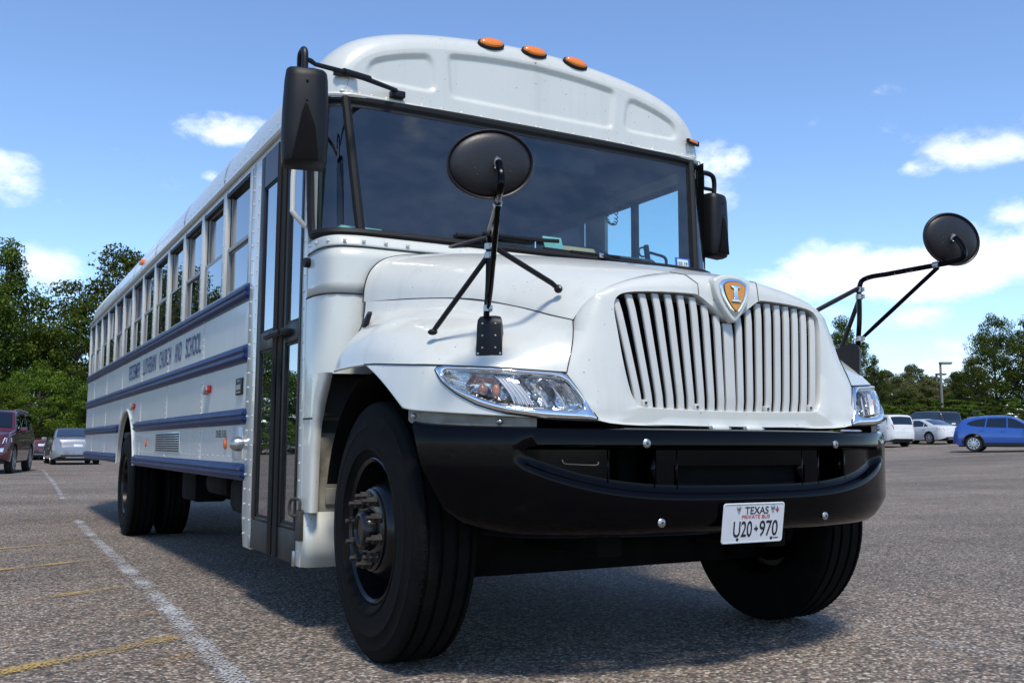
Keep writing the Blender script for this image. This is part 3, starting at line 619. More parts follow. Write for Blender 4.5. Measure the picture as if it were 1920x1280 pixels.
# two folding door leaves
def door_leaf(y0, y1, inner):
    lf = P(MB().box(-W-0.006,-W+0.03,y0,y1,0.295,0.455), 'door_leaf', 'door_kick', bevel=0.006)
    f = lambda a,b,c,d,n='leaf_frame': P(MB().box(-W-0.008,-W+0.03,a,b,c,d), n, 'door_black', lf, bevel=0.006)
    fr, fl = (0.045, inner) if inner else (0.045,0.045)
    a, b = y0+ (inner if y0 > 0.8 else 0.035), y1-(0.085 if y0 > 0.8 else inner)
    f(y0, a, 0.455, 2.50); f(b, y1, 0.455, 2.50)
    f(a, b, 1.375, 1.475, 'mid_rail'); f(a, b, 0.455, 0.475, 'lower_rail')
    P(MB().box(-W-0.008,-W+0.03,a,b,2.31,2.50), 'header_panel', 'header_blue', lf)
    for z0, z1 in ((0.475,1.375),(1.475,2.31)):
        P(MB().box(-W+0.004,-W+0.010,a,b,z0,z1), 'pane', 'door_glass', lf)
        t = 0.012
        g = MB()
        for q in ((a,a+t,z0,z1),(b-t,b,z0,z1),(a,b,z0,z0+t),(a,b,z1-t,z1)): g.box(-W-0.001,-W+0.012,*q)
        P(g, 'pane_seal', 'black_rubber', lf, smooth=0)
    return lf
l1 = door_leaf(0.912, 1.328, 0.048); l2 = door_leaf(0.480, 0.906, 0.165)
for y in (0.905, 0.80): P(MB().tube([(-W-0.012,y,0.30),(-W-0.012,y,2.48)], 0.016, 8), 'door_seal', 'black_rubber', l2)
P(MB().tube([(-W-0.055,0.66,1.425),(-W-0.062,0.80,1.425),(-W-0.055,0.93,1.425)], 0.018, 8), 'door_handle', 'black_satin', l2)
P(MB().box(-W-0.06,-W,0.64,0.68,1.405,1.445), 'handle_mount', 'black_satin', l2, bevel=0.006)
P(MB().tube(catmull([(-W,0.435,2.235),(-W-0.055,0.435,2.23),(-W-0.075,0.435,2.19),(-W-0.075,0.435,2.02),(-W-0.07,0.435,1.985),(-W-0.01,0.435,1.925)], 26), 0.0125, 10), 'grab_handle', 'white_paint')
th = P(MB().box(-W-0.030,-W,0.36,0.40,0.415,0.56), 'tow_bracket', 'handle_iron', bevel=0.006)
P(MB().tube(catmull([(-W-0.02,0.37,0.53),(-W-0.045,0.42,0.535),(-W-0.05,0.43,0.57),(-W-0.045,0.42,0.605),(-W-0.02,0.375,0.605),(-W-0.02,0.365,0.56)], 22), 0.008, 8), 'loop', 'handle_iron', th)
P(MB().lathe([(0.0,0.03),(0.022,0.03),(0.024,0.024),(0.024,0)], (-W,0.375,1.735), (-1,-0.1,0), 14), 'rubber_stop', 'black_rubber')
for (y, z) in ((1.338,0.335),(0.485,0.325)):
    P(MB().box(-W-0.012,-W,y-0.015,y+0.02,z-0.04,z+0.035), 'door_hinge', 'steel', bevel=0.004)

# cowl: rounded corner panels from the door post round to the bonnet
def cowl(s):
    def plan(z, k):
        f = min(1, max(0, (z-1.15)/0.42))
        y = 0.125+0.0*f
        return [(s*1.222,0.405),(s*1.221,0.33),(s*1.213,0.262),(s*1.19,0.20),(s*1.15,0.158),(s*1.10,0.138),(s*1.04,y),(s*0.95,y-0.003),(s*0.6,y-0.01),(s*0.02,y-0.012)]
    for (z0, z1, nm) in ((1.79,1.846,'cowl_strip'),(1.566,1.786,'cowl_panel')):
        rows = []
        for i in range(5):
            z = z0+(z1-z0)*i/4
            sh = (z-1.80)*0.55 if z > 1.80 else 0
            zz = z
            rows.append([V((p.x, p.y+sh, zz-(0.012*max(0,(p.y-0.15)/0.25) if nm == 'cowl_strip' else 0))) for p in catmull([(x,y,0) for x,y in plan(z,0)], 40)])
        P(MB().grid(rows), nm, 'white_paint', smooth=50, thick=0.006)
    # lower part: the front edge is the back of the wheel opening
    yf = [(1.562,0.14),(1.40,0.12),(1.27,0.10),(1.195,0.105),(1.137,0.137),(1.04,0.205),(0.945,0.250),(0.80,0.268),(0.60,0.276),(0.55,0.278)]
    def y_edge(z):
        for (a, b) in zip(yf[:-1], yf[1:]):
            if b[0]-1e-6 <= z <= a[0]+1e-6: return a[1]+(b[1]-a[1])*(a[0]-z)/(a[0]-b[0])
        return yf[-1][1]
    xo = 1.222; rows = []
    for i in range(14):
        z = 1.562-(1.562-1.19)*i/13
        rows.append([V((s*x,y,z)) for x,y in ((xo,.405),(xo,.36),(xo-.001,.31),(1.212,.26),(1.19,.20),(1.15,.158),(1.08,.135),(.98,.125))])
    P(MB().grid(rows), 'cowl_corner', 'white_paint', smooth=50)
    P(MB().box(*sorted((s*.76,s*1.10)), .17, .37, 1.186, 1.50), 'inner_apron', 'chassis_black')
    P(MB().prism([(s*1.10,.17,1.186),(s*1.165,.19,1.186),(s*1.19,.24,1.186),(s*1.20,.37,1.186),(s*1.10,.37,1.186)], (0,0,.2)), 'inner_apron', 'chassis_black')
    rows = []
    for i in range(28):
        z = 1.19-(1.19-0.55)*i/27; y1 = y_edge(z)
        rows.append([V((s*x,y,z)) for x,y in ((xo,.405),(xo,.36),(xo-.002,max(y1+.03,.30)),(xo-.004,y1+.012),(xo-.008,y1+.004),(xo-.016,y1),(xo-.03,y1+.002),(xo-.045,y1+.012))])
    P(MB().grid(rows), 'cowl_side', 'white_paint', smooth=50)
    P(MB().tube([(s*1.2235,0.40,0.985),(s*1.2235,0.27,0.985)], 0.004, 5), 'panel_gap', 'panel_gap')
    P(MB().tube([(p.x*1.001,p.y-0.001,1.564) for p in catmull([(x,y,0) for x,y in plan(1.564,0)][:7], 30)], 0.0035, 5), 'panel_gap', 'panel_gap')
    P(MB().tube([(p.x*1.001,p.y-0.001,1.788-0.012*max(0,(p.y-0.15)/0.25)) for p in catmull([(x,y,0) for x,y in plan(1.79,0)], 40)], 0.003, 5), 'panel_gap', 'panel_gap')
    # skirt below, turned in behind the wheel
    sk = [(s*1.222,0.405),(s*1.219,0.362),(s*1.195,0.338),(s*1.13,0.332),(s*1.0,0.332)]
    P(MB().grid([[V((p.x,p.y,z)) for p in catmull([(x,y,0) for x,y in sk], 18)] for z in (0.55,0.42,0.295)]), 'step_skirt', 'white_paint', smooth=50, thick=0.006)
    P(MB().box(*sorted((s*1.17,s*0.80)), 0.362, 0.385, 0.50, 1.25), 'wheel_housing', 'beige_liner')
    P(MB().box(*sorted((s*1.12,s*0.98)), 0.348, 0.362, 0.58, 0.66), 'mud_patch', 'beige_liner', bevel=0.01)
    for p in catmull([(s*1.222,0.37,0),(s*1.213,0.262,0),(s*1.15,0.158,0),(s*1.04,0.125,0)], 5)+[V((s*0.93,0.122,0)), V((s*0.82,0.118,0))]:
        P(MB().dome((p.x,p.y-0.002,1.818), (s*0.5 if abs(p.x) > 1.1 else 0,-1,0.3), 0.011, 0.008, 8), 'screw', 'white_paint', smooth=60)
for s in (-1, 1): cowl(s)
P(MB().box(-1.16,1.16,0.30,0.36,1.0,1.84), 'firewall', 'interior_dark')

# windscreen: flat centre, curved corner lights beyond the dividers
WSP = [(0,0),(0.55,0.002),(0.90,0.010),(1.02,0.020),(1.10,0.042),(1.155,0.080),(1.187,0.130),(1.196,0.185)]
def ws(x, z):
    f = (z-1.865)/(2.56-1.865); y0 = 0.195+0.085*f; ax = abs(x)
    c = WSP
    for a, b in zip(c[:-1], c[1:]):
        if a[0] <= ax <= b[0]+1e-9: return V((x, y0+a[1]+(b[1]-a[1])*(ax-a[0])/(b[0]-a[0]), z))
    return V((x, y0+c[-1][1], z))
WC = catmull([(x,y,0) for x,y in WSP], 60)
def ws_u(u, z, out=0.0):
    """u is -1..1 along the screen from corner to corner"""
    t = abs(u)*59; j = min(int(t),58); p = WC[j].lerp(WC[j+1], t-j); f = (z-1.865)/(2.56-1.865)
    q = V((math.copysign(p.x,u), 0.195+0.085*f+p.y, z))
    if out:
        d = (WC[j+1]-WC[j]).normalized(); n = V((math.copysign(d.y,u), -d.x, 0)); q += n*out
    return q
def u_of_x(x):
    for j in range(59):
        if WC[j].x <= x <= WC[j+1].x: return (j+(x-WC[j].x)/(WC[j+1].x-WC[j].x))/59
def UDz(z): return u_of_x(1.022+(z-1.87)/0.69*0.058)
ZB, ZT = 1.862, 2.575
P(MB().grid([[ws_u((-1+2*i/60)*UDz(ZB+(ZT-ZB)*j/12), ZB+(ZT-ZB)*j/12) for i in range(61)] for j in range(13)]), 'windscreen', 'windshield_glass', smooth=80)
for s in (-1, 1):
    P(MB().grid([[ws_u(s*(UDz(ZB+(ZT-ZB)*j/12)+(1-UDz(ZB+(ZT-ZB)*j/12))*i/14), ZB+(ZT-ZB)*j/12) for i in range(15)] for j in range(13)]), 'corner_window', 'windshield_glass', smooth=80)
    P(MB().tube([ws_u(s*UDz(ZB-0.01+(ZT-ZB+0.01)*j/10), ZB-0.01+(ZT-ZB+0.01)*j/10, 0.004) for j in range(11)], 0.024, 8), 'windscreen_divider', 'black_rubber')
gk = []
for i in range(81): gk.append(ws_u(-0.93+1.86*i/80, ZB+0.006, 0.016))
rb = []
for k in range(9):      # rounded lower corner up to the outer jamb
    a = k/8*math.pi/2; rb.append(ws_u(0.93+0.07*math.sin(a)*0.98, ZB+0.006+0.11*(1-math.cos(a)), 0.016))
rightv = [ws_u(0.999, z, 0.016) for z in np.linspace(ZB+0.13, ZT-0.02, 10)]
top = [ws_u(0.999-1.998*i/80, ZT-0.012, -0.006) for i in range(81)]
leftv = [V((-p.x,p.y,p.z)) for p in rightv[::-1]]; lb = [V((-p.x,p.y,p.z)) for p in rb[::-1]]
P(MB().tube(gk[:-1]+rb+rightv+top+leftv+lb[:-1], 0.025, 8, closed=True), 'windscreen_gasket', 'black_rubber')
P(MB().grid([[ws_u(-0.999+1.998*i/80, z, 0.002) for i in range(81)] for z in (ZT-0.055, ZT+0.01)]), 'windscreen_header', 'black_rubber', smooth=80)
for s in (-1, 1):   # white filler below the rounded corner of the gasket
    rows = [[ws_u(s*(0.915+0.085*i/8), ZB-0.01+0.12*j/6*(i/8)**2, -0.004) for i in range(9)] for j in range(7)]
    P(MB().grid(rows), 'corner_filler', 'white_paint', smooth=80)
    P(MB().grid([[V((s*1.205,y,z)) for y in (0.33,0.41)] for z in (1.80,2.58)]), 'pillar_return', 'white_paint' if s < 0 else 'black_satin')
for s in (-1, 1): P(MB().box(*sorted((s*1.165,s*1.182)), .39, .53, 1.80, 2.57), 'pillar_lining', 'interior_dark')
# inspection sticker
c0 = ws_u(u_of_x(0.932), 1.913, -0.006); xx = V((1,0.02,0)).normalized(); uu = V((0,0.122,1)).normalized(); nn = xx.cross(uu)
def quad(c, w, h, d): return [c+xx*a*w/2+uu*b*h/2-nn*(-d) for a,b in ((-1,-1),(1,-1),(1,1),(-1,1))]
c0 = ws_u(u_of_x(0.932), 1.913, 0.004)
st = P(MB().prism(quad(c0,0.108,0.062,0), nn*-0.0008 if False else nn*0.0008), 'inspection_sticker', 'print_blue', smooth=0)
P(MB().prism(quad(c0,0.080,0.044,0.0016), nn*0.0006), 'sticker_field', 'sticker_white', st, smooth=0)
text_part('03 19', 0.066, 0.020, c0+nn*0.0034-uu*0.004, xx, uu, 'print_black', 'lettering', st)
# wipers
for s, (p0, p1, a, b) in enumerate((((-0.64,0.165,1.80),(-0.33,0.148,1.925),(-0.53,0.185,1.915),(0.075,0.18,1.945)), ((0.66,0.165,1.80),(0.32,0.15,1.885),(-0.02,0.18,1.895),(0.62,0.18,1.885)))):
    wp = P(MB().tube(catmull([p0,V(p0).lerp(V(p1),0.25)+V((0,-0.02,0.012)),p1], 14), [0.018]*3+[0.013]*11, 8), 'wiper', 'black_satin')
    P(MB().bar(a, b, 0.012, 0.020), 'wiper_blade', 'black_rubber', wp, bevel=0.003)
    m_ = V(a).lerp(V(b),0.5); P(MB().bar(m_+V((-0.16,-0.014,0.005)), m_+V((0.16,-0.014,0.005)), 0.012, 0.012), 'blade_bridge', 'black_satin', wp)
    P(MB().box(p1[0]-0.014,p1[0]+0.014,p1[1]-0.012,p1[1]+0.02,p1[2]-0.012,p1[2]+0.014), 'blade_clip', 'steel', wp, bevel=0.003)

# ------------------------------------------------------------------ bus: bonnet and wings
def loft(stations, nu, nv):
    A = [catmull(s_, nu) for s_ in stations]
    cols = [catmull([r_[i] for r_ in A], nv) for i in range(nu)]
    return [[cols[i][j] for i in range(nu)] for j in range(nv)]
HOOD = [(0.09,[(0,1.800),(.35,1.796),(.65,1.786),(.80,1.770),(.90,1.750),(.965,1.722),(1.015,1.67),(1.04,1.60),(1.047,1.52)]),
        (-0.25,[(0,1.755),(.33,1.75),(.6,1.735),(.73,1.714),(.82,1.685),(.875,1.65),(.915,1.60),(.938,1.55),(.945,1.50)]),
        (-0.60,[(0,1.688),(.3,1.682),(.53,1.663),(.65,1.636),(.72,1.604),(.77,1.57),(.81,1.53),(.832,1.495),(.842,1.462)]),
        (-0.85,[(0,1.632),(.27,1.624),(.47,1.600),(.57,1.573),(.64,1.54),(.69,1.503),(.725,1.465),(.747,1.432),(.758,1.405)]),
        (-1.02,[(0,1.586),(.24,1.578),(.41,1.551),(.51,1.521),(.58,1.485),(.63,1.447),(.668,1.41),(.69,1.38),(.702,1.355)]),
        (-1.11,[(0,1.558),(.22,1.548),(.36,1.520),(.46,1.487),(.53,1.455),(.585,1.42),(.625,1.385),(.65,1.352),(.667,1.33)])]
hs = loft([[V((x,y,z)) for x,z in pts] for y, pts in HOOD], 30, 28)
P(MB().grid([[V((-p.x,p.y,p.z)) for p in r[::-1]]+r[1:] for r in hs]), 'bonnet', 'white_paint', smooth=80)
FEN = [[V((x,0.06,z)) for x,z in ((1.047,1.52),(1.052,1.46),(1.065,1.40),(1.095,1.345),(1.13,1.29),(1.172,1.24),(1.192,1.192))],
       [V((x,-0.06,z)) for x,z in ((1.004,1.511),(1.022,1.456),(1.06,1.412),(1.118,1.366),(1.17,1.31),(1.205,1.25),(1.217,1.189))],
       [V((x,-0.3,z)) for x,z in ((.93,1.496),(.958,1.45),(1.012,1.421),(1.09,1.387),(1.16,1.332),(1.205,1.266),(1.22,1.19))],
       [V((x,-0.5,z)) for x,z in ((.872,1.474),(.908,1.43),(.97,1.401),(1.06,1.365),(1.14,1.31),(1.19,1.246),(1.207,1.185))],
       [V((x,-0.7,z)) for x,z in ((.808,1.44),(.848,1.39),(.92,1.361),(1.01,1.325),(1.09,1.275),(1.155,1.216),(1.186,1.17))],
       [V((x,-0.85,z)) for x,z in ((.758,1.405),(.80,1.351),(.87,1.321),(.955,1.285),(1.035,1.24),(1.11,1.195),(1.156,1.16))],
       [V((x,-1.0,z)) for x,z in ((.708,1.36),(.75,1.306),(.81,1.276),(.885,1.24),(.955,1.206),(1.01,1.175),(1.05,1.148))],
       [V((x,-1.06,z)) for x,z in ((.686,1.345),(.72,1.295),(.77,1.262),(.83,1.228),(.885,1.195),(.93,1.168),(.96,1.144))],
       [V(q) for q in ((.667,-1.11,1.33),(.675,-1.125,1.29),(.687,-1.14,1.25),(.70,-1.15,1.21),(.712,-1.158,1.18),(.722,-1.163,1.152),(.73,-1.167,1.128))]]
fs_ = loft(FEN, 22, 44)
TOPC = [(.73,-1.167,1.128),(.88,-1.10,1.138),(.96,-1.06,1.144),(1.05,-1.0,1.148),(1.113,-.92,1.155),(1.156,-.85,1.160),(1.186,-.70,1.170),(1.207,-.50,1.185),(1.218,-.40,1.19)]
BOTC = [(.636,-1.243,.955),(.80,-1.205,.960),(.93,-1.145,.966),(1.04,-1.065,.973),(1.12,-.985,.980),(1.165,-.92,.985),(1.19,-.86,.990),(1.203,-.81,.996),(1.205,-.78,1.0)]
TOPS = catmull(TOPC, 81); BOTS = catmull(BOTC, 81)
def fascia(a, t, out=0.0):
    """front corner below the wing: a 0..1 from the grille to the wheel arch, t 0..1 upwards (left-hand-positive x)"""
    def pt(a, t):
        k = min(max(a,0),1)*80; j = min(int(k),79); f = k-j
        tp = TOPS[j].lerp(TOPS[j+1], f); bt = BOTS[j].lerp(BOTS[j+1], f); p = bt.lerp(tp, t)
        e = smst(0.55,1.0,a)*math.sin(math.pi*t)
        return p+V((0.004*e, 0.014*e, 0.022*e))+V((0.5,-0.8,0))*0.012*math.sin(math.pi*t)*(1-a)*min(1,a*6)
    p = pt(a,t)
    if out:
        du = pt(min(a+.01,1),t)-pt(max(a-.01,0),t); dv = pt(a,min(t+.02,1))-pt(a,max(t-.02,0)); n = du.cross(dv).normalized()
        if n.y > 0 and n.x < 0.5: n = -n
        if n.x < 0 and a > .5: n = -n
        p = p+n*out
    return p
HL_OUT = [(.545,.90),(.525,.76),(.505,.633),(.44,.40),(.365,.20),(.275,.055),(.155,-.01),(.06,-.015),(.004,-.01),(.004,.25),(.004,.50),(.004,.75),(.006,.975),(.13,.955),(.25,.96),(.375,.967),(.515,.985)]
HL_IN = [(.498,.80),(.465,.60),(.415,.467),(.36,.367),(.295,.255),(.20,.20),(.08,.175),(.035,.22),(.018,.34),(.018,.57),(.022,.78),(.045,.86),(.165,.865),(.335,.885),(.455,.87)]
def in_poly(a, t, poly):
    c = False; n = len(poly)
    for i in range(n):
        (x1,y1),(x2,y2) = poly[i],poly[i-1]
        if (y1 > t) != (y2 > t) and a < (x2-x1)*(t-y1)/(y2-y1)+x1: c = not c
    return c
def mir(s, rows): return [[V((s*p.x,p.y,p.z)) for p in r] for r in rows]
for s in (-1, 1):
    fen = P(MB().grid(mir(s, fs_)), 'wing', 'white_paint', smooth=80)
    P(MB().grid(mir(s, [[V((p.x-0.010-0.004*i/21,p.y+(0.004 if p.y < -1.1 else 0),p.z-0.010+0.008*(i/21))) for i,p in enumerate(r)] for r in fs_])), 'wing_underside', 'chassis_black', fen, smooth=80)
    P(MB().tube([V((s*(r[-1].x-0.004),r[-1].y,r[-1].z+0.001)) for r in fs_[:16]], 0.006, 6), 'wing_lip', 'white_paint', fen)
    P(MB().grid(mir(s, [[fascia(i/100, j/40) for i in range(101)] for j in range(41)]), skip=lambda j,i: in_poly((i+.5)/100,(j+.5)/40,HL_IN)), 'front_corner', 'white_paint', smooth=80, thick=0.010)
    g = lambda pts, r=0.0022: P(MB().tube([V((s*p.x,p.y,p.z)) for p in pts], r, 5), 'panel_gap', 'panel_gap')
    g([r[-1] for r in hs]); g([p+V((0.001,-0.001,-0.001)) for p in TOPS], 0.0034); g([p+V((0.0005,-0.002,0)) for p in fs_[-1]], 0.0022)
    g([p+V((0.002,0.004,0)) for p in hs[0]], 0.003); g([p+V((0,0.006,0)) for p in fs_[0][:12]], 0.004)
    # rubber bonnet latch
    lt = P(MB().prism([(s*1.085,-0.045,1.385),(s*1.085,-0.085,1.385),(s*1.075,-0.10,1.44),(s*1.07,-0.09,1.455),(s*1.07,-0.03,1.42)], (s*0.022,0,0.0)), 'bonnet_latch', 'black_rubber', bevel=0.005)
    # dark inner liner over the wheel
    P(MB().grid([[V((s*x, -0.40+0.60*math.cos(a), 0.56+0.60*math.sin(a))) for x in (1.17,0.72)] for a in [RAD(12)+RAD(128)*k/16 for k in range(17)]]), 'wheel_liner', 'chassis_black', smooth=60)
P(MB().box(-0.74,0.74,-1.02,0.30,0.62,1.22), 'engine_bay', 'chassis_black')

# grille surround
def face_y(x, z): return -1.236+(z-1.0)*0.030+(x/0.53)**2*(0.004+0.045*max(0,(z-1.0)/0.44))
L1 = [(0,1.352),(.05,1.376),(.10,1.408),(.148,1.440),(.19,1.450),(.35,1.448),(.47,1.438),(.515,1.415),(.527,1.37),(.519,1.29),(.505,1.18),(.484,1.075),(.462,1.028),(.425,1.010),(.22,1.004),(0,1.002)]
L2 = [(0,1.50),(.05,1.499),(.10,1.497),(.148,1.494),(.19,1.491),(.35,1.478),(.485,1.459),(.555,1.428),(.578,1.37),(.585,1.29),(.592,1.18),(.600,1.08),(.600,1.02),(.575,.955),(.24,.947),(0,.946)]
L4 = [(0,-1.11,1.558),(.07,-1.11,1.557),(.14,-1.11,1.553),(.19,-1.11,1.550),(.24,-1.11,1.546),(.40,-1.11,1.508),(.53,-1.11,1.455),(.613,-1.11,1.397),(.652,-1.112,1.348),(.675,-1.125,1.29),(.703,-1.151,1.205),(.73,-1.167,1.128),(.69,-1.203,1.05),(.636,-1.243,.953),(.25,-1.232,.938),(0,-1.230,.937)]
n_l = 90
def loop(pts): return catmull(pts, n_l)
l0 = loop([(x,face_y(x,z)+0.045,z) for x,z in L1]); l1_ = loop([(x,face_y(x,z)+0.010,z) for x,z in L1])
l1b = loop([(x+(X-x)*.08,face_y(x,z),z+(Z-z)*.08) for (x,z),(X,Z) in zip(L1,L2)])
l2_ = loop([(x,face_y(x,z)+0.004,z) for x,z in L2]); l4_ = loop(L4)
l2a = [a.lerp(b,0.5) for a,b in zip(l1b,l2_)]
l3_ = []
for a, b in zip(l2_, l4_):
    q = a.lerp(b, 0.5); l3_.append(q+V((q.x*0.012, -0.014 if b.z > 1.0 else -0.004, 0.010 if q.z > 1.4 else 0)))
l5_ = [V((p.x*0.97, p.y+0.06, p.z-0.012 if p.z > 1.1 else p.z+0.01)) for p in l4_]
rows = [l0,l1_,l1b,l2a,l2_,l3_,l4_,l5_]
full = [[V((-p.x,p.y,p.z)) for p in r[::-1]]+r[1:] for r in rows]
P(MB().grid(full), 'grille_surround', 'white_paint', smooth=60)
for s in (-1,1):
    k_ = min(range(n_l), key=lambda j: abs(l1_[j].x-.155) if j < 40 else 9)
    P(MB().tube([V((s*q.x,q.y-0.0015,q.z+0.001)) for q in (l4_[k_+2],l3_[k_+1],l2_[k_],l2a[k_],l1b[k_])], 0.0014, 5), 'panel_gap', 'panel_gap')
P(MB().grid([[V((-.54,-1.06,z)), V((.54,-1.06,z))] for z in (0.93,1.44)]), 'radiator', 'chassis_black')
# slats
def open_top(x):
    ax = abs(x); q = L1[:8]
    for (a, b) in zip(q[:-1], q[1:]):
        if a[0] <= ax <= b[0]: return a[1]+(b[1]-a[1])*(ax-a[0])/(b[0]-a[0])
    return 1.40
def open_bot(x):
    ax = abs(x); q = L1[::-1][:5]
    for (a, b) in zip(q[:-1], q[1:]):
        if a[0] <= ax <= b[0]: return a[1]+(b[1]-a[1])*(ax-a[0])/(b[0]-a[0])
    return 1.03
grl = P(MB().box(-.47,.47,-1.185,-1.165,0.99,1.012), 'grille', 'grille_white')
for k in range(-9, 10):
    xt, xb = k*0.0565, k*0.0490
    zt, zb = open_top(xt)-0.004, open_bot(xb)-0.010
    w = 0.0155 if k else 0.024; mb = MB(); rows = []
    for i in range(9):
        f = i/8; x = xb+(xt-xb)*f; z = zb+(zt-zb)*f; y = face_y(x,z)+0.012+0.006*(abs(2*f-1)**10)
        rows.append([V((x-w,y+0.012,z)),V((x-w,y+0.004,z)),V((x-w*0.80,y+0.0002,z)),V((x,y-0.0008,z)),V((x+w*0.80,y+0.0002,z)),V((x+w,y+0.004,z)),V((x+w,y+0.012,z))])
    mb.grid(rows); mb.f.append(tuple(range(7))); mb.f.append(tuple(range(len(mb.v)-7,len(mb.v))))
    P(mb, 'grille_slat', 'grille_white', grl, smooth=25)
for x, z in ((-.422,1.024),(-.181,1.014),(.181,1.014),(.422,1.024)):
    P(MB().box(x-0.012,x+0.012,face_y(x,z)+0.004,face_y(x,z)+0.04,z-0.016,z+0.012), 'slat_clip', 'grille_white', grl, bevel=0.003)
    P(MB().lathe([(0.005,0),(0.005,0.004),(0,0.004)], (x,face_y(x,z)+0.004,z), (0,-1,0), 10), 'bolt', 'handle_iron', grl)
# emblem: white shield boss, chrome rim, orange field, serif letter
def shield(w, zt, zb, k=1.0):
    h = zt-zb
    half_ = catmull([(0,0,zt),(w*.45,0,zt-h*.018),(w*.82,0,zt-h*.075),(w,0,zt-h*.15),(w*.985,0,zt-h*.32),(w*.84,0,zt-h*.53),(w*.56,0,zt-h*.74),(w*.25,0,zt-h*.91),(0,0,zb)], 22)
    return [(p.x,p.z) for p in half_]+[(-p.x,p.z) for p in half_[::-1][1:-1]]
def shield_layer(w, zt, zb, y, d, bevel):
    return MB().prism([(x,y+(z-1.43)*0.06,z) for x,z in shield(w,zt,zb)], (0,-d,0))
em = P(shield_layer(.093,1.540,1.345,-1.195,0.050,0), 'emblem', 'white_paint', bevel=0.012, seg=3)
P(shield_layer(.069,1.524,1.373,-1.243,0.010,0), 'emblem_rim', 'chrome', em, bevel=0.004)
P(shield_layer(.055,1.512,1.389,-1.2535,0.0012,0), 'emblem_edge', 'print_black', em)
P(shield_layer(.0515,1.5095,1.3935,-1.2549,0.0015,0), 'emblem_field', 'emblem_orange', em)
def ey(z): return -1.258+(z-1.43)*0.06
ii = [(x*.80,1.4615+(z-1.4585)*.86) for x,z in [(-.030,1.497),(.030,1.497),(.030,1.489),(.012,1.482),(.012,1.434),(.030,1.428),(.030,1.420),(-.030,1.420),(-.030,1.428),(-.012,1.434),(-.012,1.482),(-.030,1.489)]]
P(MB().prism([(x,ey(z)+0.002,z) for x,z in ii], (0,-0.006,0)), 'emblem_letter', 'chrome', em, bevel=0.0015)
# bonnet hinge rollers under the grille
for x in (-.086,.086):
    P(MB().lathe([(0,-.040),(.012,-.040),(.016,-.034),(.016,.034),(.012,.040),(0,.040)], (x,-1.245,.931), (1,0,0), 16), 'hinge_roller', 'white_paint')
    P(MB().lathe([(0,-.055),(.007,-.055),(.007,.055),(0,.055)], (x,-1.245,.931), (1,0,0), 10), 'hinge_pin', 'steel')
P(MB().box(-.84,.84,-1.14,-0.95,0.84,0.895), 'bumper_shelf', 'chassis_black')
for s in (-1, 1):
    pts = [fascia(a, 0, -0.02) for a in [0.18+0.78*k/20 for k in range(21)]]
    P(MB().grid([[V((s*p.x,p.y,p.z+dz)) for p in pts] for dz in (0.01,-0.045)]), 'valance_plate', 'beige_liner', smooth=60)
    for a in (0.30,0.80):
        q = fascia(a,0,-0.016); P(MB().dome((s*q.x,q.y,q.z-0.018), (s*0.4,-1,0), 0.012, 0.01, 8), 'bolt', 'steel', smooth=60)
# ------------------------------------------------------------------ bus: headlights
def resample(poly, n, start):
    pts = [V((p[0]*3.2,p[1],0)) for p in poly]; m = len(pts)
    d = [0]
    for i in range(m): d.append(d[-1]+(pts[(i+1) % m]-pts[i]).length)
    # start at the vertex nearest to the given direction so that both loops line up
    out = []
    for k in range(n):
        q = (k/n*d[-1]) % d[-1]
        for i in range(m):
            if d[i] <= q <= d[i+1]:
                f = (q-d[i])/(d[i+1]-d[i]+1e-9); p = pts[i].lerp(pts[(i+1) % m], f); out.append((p.x/3.2,p.y)); break
    return out
def by_angle(poly, n, c):
    """n points where rays from c meet the closed outline"""
    out = []
    for k in range(n):
        a = 2*math.pi*k/n; dx, dy = math.cos(a)*0.3125, math.sin(a); best = None
        for i in range(len(poly)):
            (x1,y1),(x2,y2) = poly[i-1],poly[i]
            ex, ey_ = x2-x1, y2-y1; den = dx*ey_-dy*ex
            if abs(den) < 1e-9: continue
            t = ((x1-c[0])*ey_-(y1-c[1])*ex)/den; u = ((x1-c[0])*dy-(y1-c[1])*dx)/den
            if t > 0 and -1e-6 <= u <= 1+1e-6: best = t if best is None else max(best, t)
        out.append((c[0]+dx*best, c[1]+dy*best))
    return out
HC = (0.20,0.52); NH = 96
ho = by_angle(HL_OUT, NH, HC); hi = by_angle(HL_IN, NH, HC)
def hl_ring(f_in, f_out, out, s):
    """f_in scales inside the lens outline, f_out 0..1 moves from the lens outline to the bezel edge"""
    r = []
    for (a,t),(A,T) in zip(hi, ho):
        if f_out > 0: q = (a+(A-a)*f_out, t+(T-t)*f_out)
        else: q = (HC[0]+(a-HC[0])*f_in, HC[1]+(t-HC[1])*f_in)
        p = fascia(q[0], q[1], out); r.append(V((s*p.x,p.y,p.z)))
    return r
